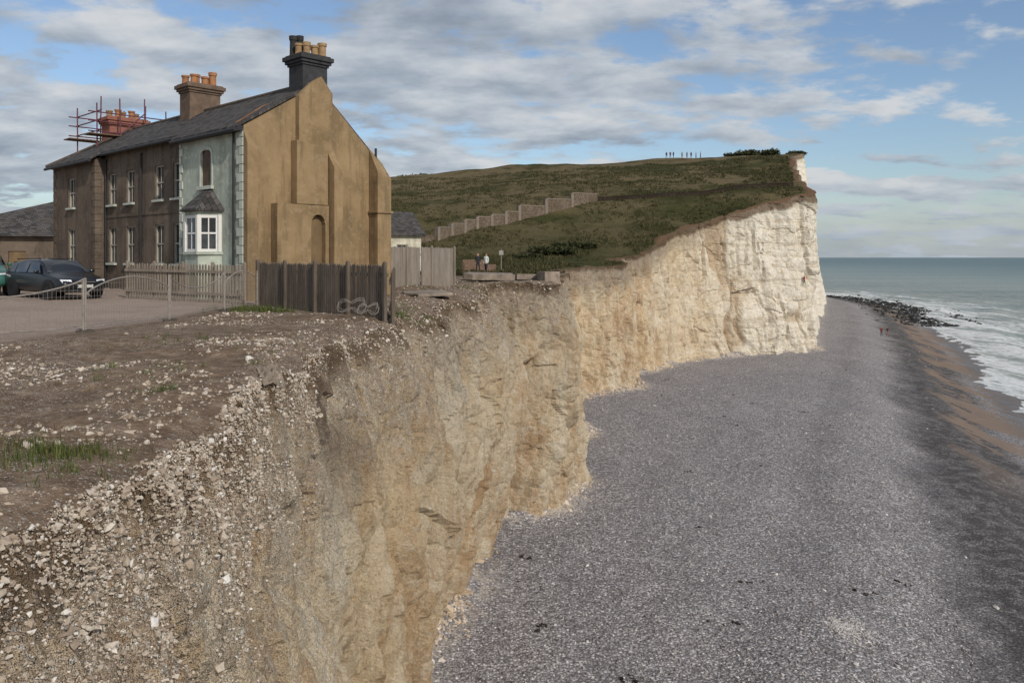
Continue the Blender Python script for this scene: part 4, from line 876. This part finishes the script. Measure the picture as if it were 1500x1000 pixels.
for i,(x,y,t_,l_,lb) in enumerate([(70.8,157,(.16,.03,.03),(.03,.03,.04),'person in dark red top walking along the shingle'),(72.4,158,(.05,.03,.03),(.25,.14,.09),'person in brown shorts walking along the shingle')]):
    person(x,y,float(B(x,y)),random.uniform(-.4,.4),t_,l_,label=lb,group='walkers on the beach',s=1.06)
person(-2.75,66,float(H(-2.75,66)),.5,(.03,.03,.035),(.03,.03,.035),label='person in black clothes standing by the brick plinth',group='people near the plinth')
person(-2.1,66.5,float(H(-2.1,66.5)),-.6,(.70,.70,.68),(.04,.04,.06),label='person in a white shirt standing on the grass',group='people near the plinth')
ci=0
yc_=np.arange(180,290,2.0)
for x in (44.5,45.6,46.5,49.0,50.4,51.6,53.0,54.3):
    r_=x/236;hh=[float(H(r_*q_,q_))/q_ for q_ in yc_];y=float(yc_[int(np.argmax(hh))])-1+(ci%3)*.5;x=r_*y;cc=[(.03,.03,.04),(.10,.03,.03),(.04,.04,.05),(.25,.24,.22)][ci%4]
    person(x,y,float(H(x,y))-.1,random.uniform(0,6),cc,(.03,.03,.04),label='distant walker standing on the hill crest',group='walkers on the hill crest');ci+=1
i0=np.argmin(np.abs(ys-125.2));j0=np.argmin(np.abs(Z[i0]-(-4.2)));cp=CV[i0,j0]
person(cp[0]+.3,cp[1]-.3,cp[2],.6,(.26,.03,.02),(.05,.09,.05),arm=1.5,label='climber in red jacket roped against the chalk face',s=.9)
# ------------------------------------------------------------ WORLD
w=bpy.data.worlds.new('World');scene.world=w;w.use_nodes=True;nt=w.node_tree;nt.nodes.clear()
SUN=Vector((.55,-.83,0)).normalized();el=math.radians(33)
sky=N(nt,'ShaderNodeTexSky',sky_type='NISHITA',sun_disc=False,sun_elevation=el,sun_rotation=math.atan2(SUN.x,SUN.y),air_density=1.0,dust_density=1.0,ozone_density=1.2)
g_=N(nt,'ShaderNodeTexCoord').outputs['Generated'];sx=N(nt,'ShaderNodeSeparateXYZ',{0:g_})
zc=M(nt,'ADD',M(nt,'MAXIMUM',sx.outputs[2],0.0),.20)
pj=N(nt,'ShaderNodeCombineXYZ',{0:M(nt,'DIVIDE',sx.outputs[0],zc),1:M(nt,'DIVIDE',sx.outputs[1],zc),2:0.0}).outputs[0]
n1=noise(nt,mapping(nt,pj,(3.0,3.6,1),loc=(3.1,.7,0)),1.0,7,.58,.1)
n2=noise(nt,mapping(nt,pj,(.85,1.5,1),loc=(7.3,2.9,0)),1.0,4,.55)
leftb=mr(nt,sx.outputs[0],.5,-.5,-.015,.05)
topb=mr(nt,sx.outputs[2],.20,.30,0,-.02)
dk=M(nt,'MULTIPLY',mr(nt,sx.outputs[2],.24,.29),M(nt,'MULTIPLY',mr(nt,sx.outputs[0],-.38,-.22),mr(nt,sx.outputs[0],.06,-.06)))
cf=mr(nt,M(nt,'ADD',M(nt,'ADD',M(nt,'ADD',M(nt,'ADD',M(nt,'MULTIPLY',n1,.6),M(nt,'MULTIPLY',n2,.4)),leftb),topb),M(nt,'MULTIPLY',dk,.06)),.445,.53)
cf=M(nt,'MAXIMUM',cf,mr(nt,sx.outputs[2],.10,.0,0,.7))
n3=noise(nt,mapping(nt,pj,(3.0,3.7,1),loc=(3.15,.77,0)),1.0,6,.57,.1)
n5=noise(nt,mapping(nt,pj,(1.0,1.7,1),loc=(1.15,5.82,0)),1.0,3,.5)
cc=ramp(nt,M(nt,'ADD',M(nt,'ADD',M(nt,'ADD',M(nt,'MULTIPLY',n3,.7),M(nt,'MULTIPLY',n5,.3)),M(nt,'MULTIPLY',leftb,-.6)),M(nt,'MULTIPLY',dk,-.08)),[(.34,(.34,.39,.47)),(.43,(.46,.52,.60)),(.51,(.62,.67,.73)),(.60,(.81,.83,.85))])
hz=mr(nt,sx.outputs[2],.11,0.0);cc=mix(nt,M(nt,'MULTIPLY',hz,.7),cc,(.47,.56,.66))
skc=mix(nt,1.0,sky.outputs[0],(.93,.98,1.05),'MULTIPLY')
bg1=N(nt,'ShaderNodeBackground',{'Color':skc,'Strength':.115}).outputs[0];bg2=N(nt,'ShaderNodeBackground',{'Color':cc,'Strength':.80}).outputs[0]
ms=N(nt,'ShaderNodeMixShader',{0:M(nt,'MULTIPLY',cf,.94),1:bg1,2:bg2}).outputs[0];out=N(nt,'ShaderNodeOutputWorld',{0:ms})
sl=bpy.data.lights.new('sun','SUN');sl.energy=2.6;sl.angle=math.radians(1.2);sl.color=(1,.93,.83)
so_=link(bpy.data.objects.new('sun',sl));d=-Vector((SUN.x*math.cos(el),SUN.y*math.cos(el),math.sin(el)));so_.rotation_euler=d.to_track_quat('-Z','Y').to_euler()
cd=bpy.data.cameras.new('camera');cam=link(bpy.data.objects.new('camera',cd));cam.location=(0,0,0);cam.rotation_euler=(math.pi/2,0,0)
cd.lens=28.8;cd.sensor_width=36;cd.shift_y=-.082;cd.clip_end=120000;cd.clip_start=.1;scene.camera=cam
scene.view_settings.view_transform='Standard';scene.view_settings.look='None'
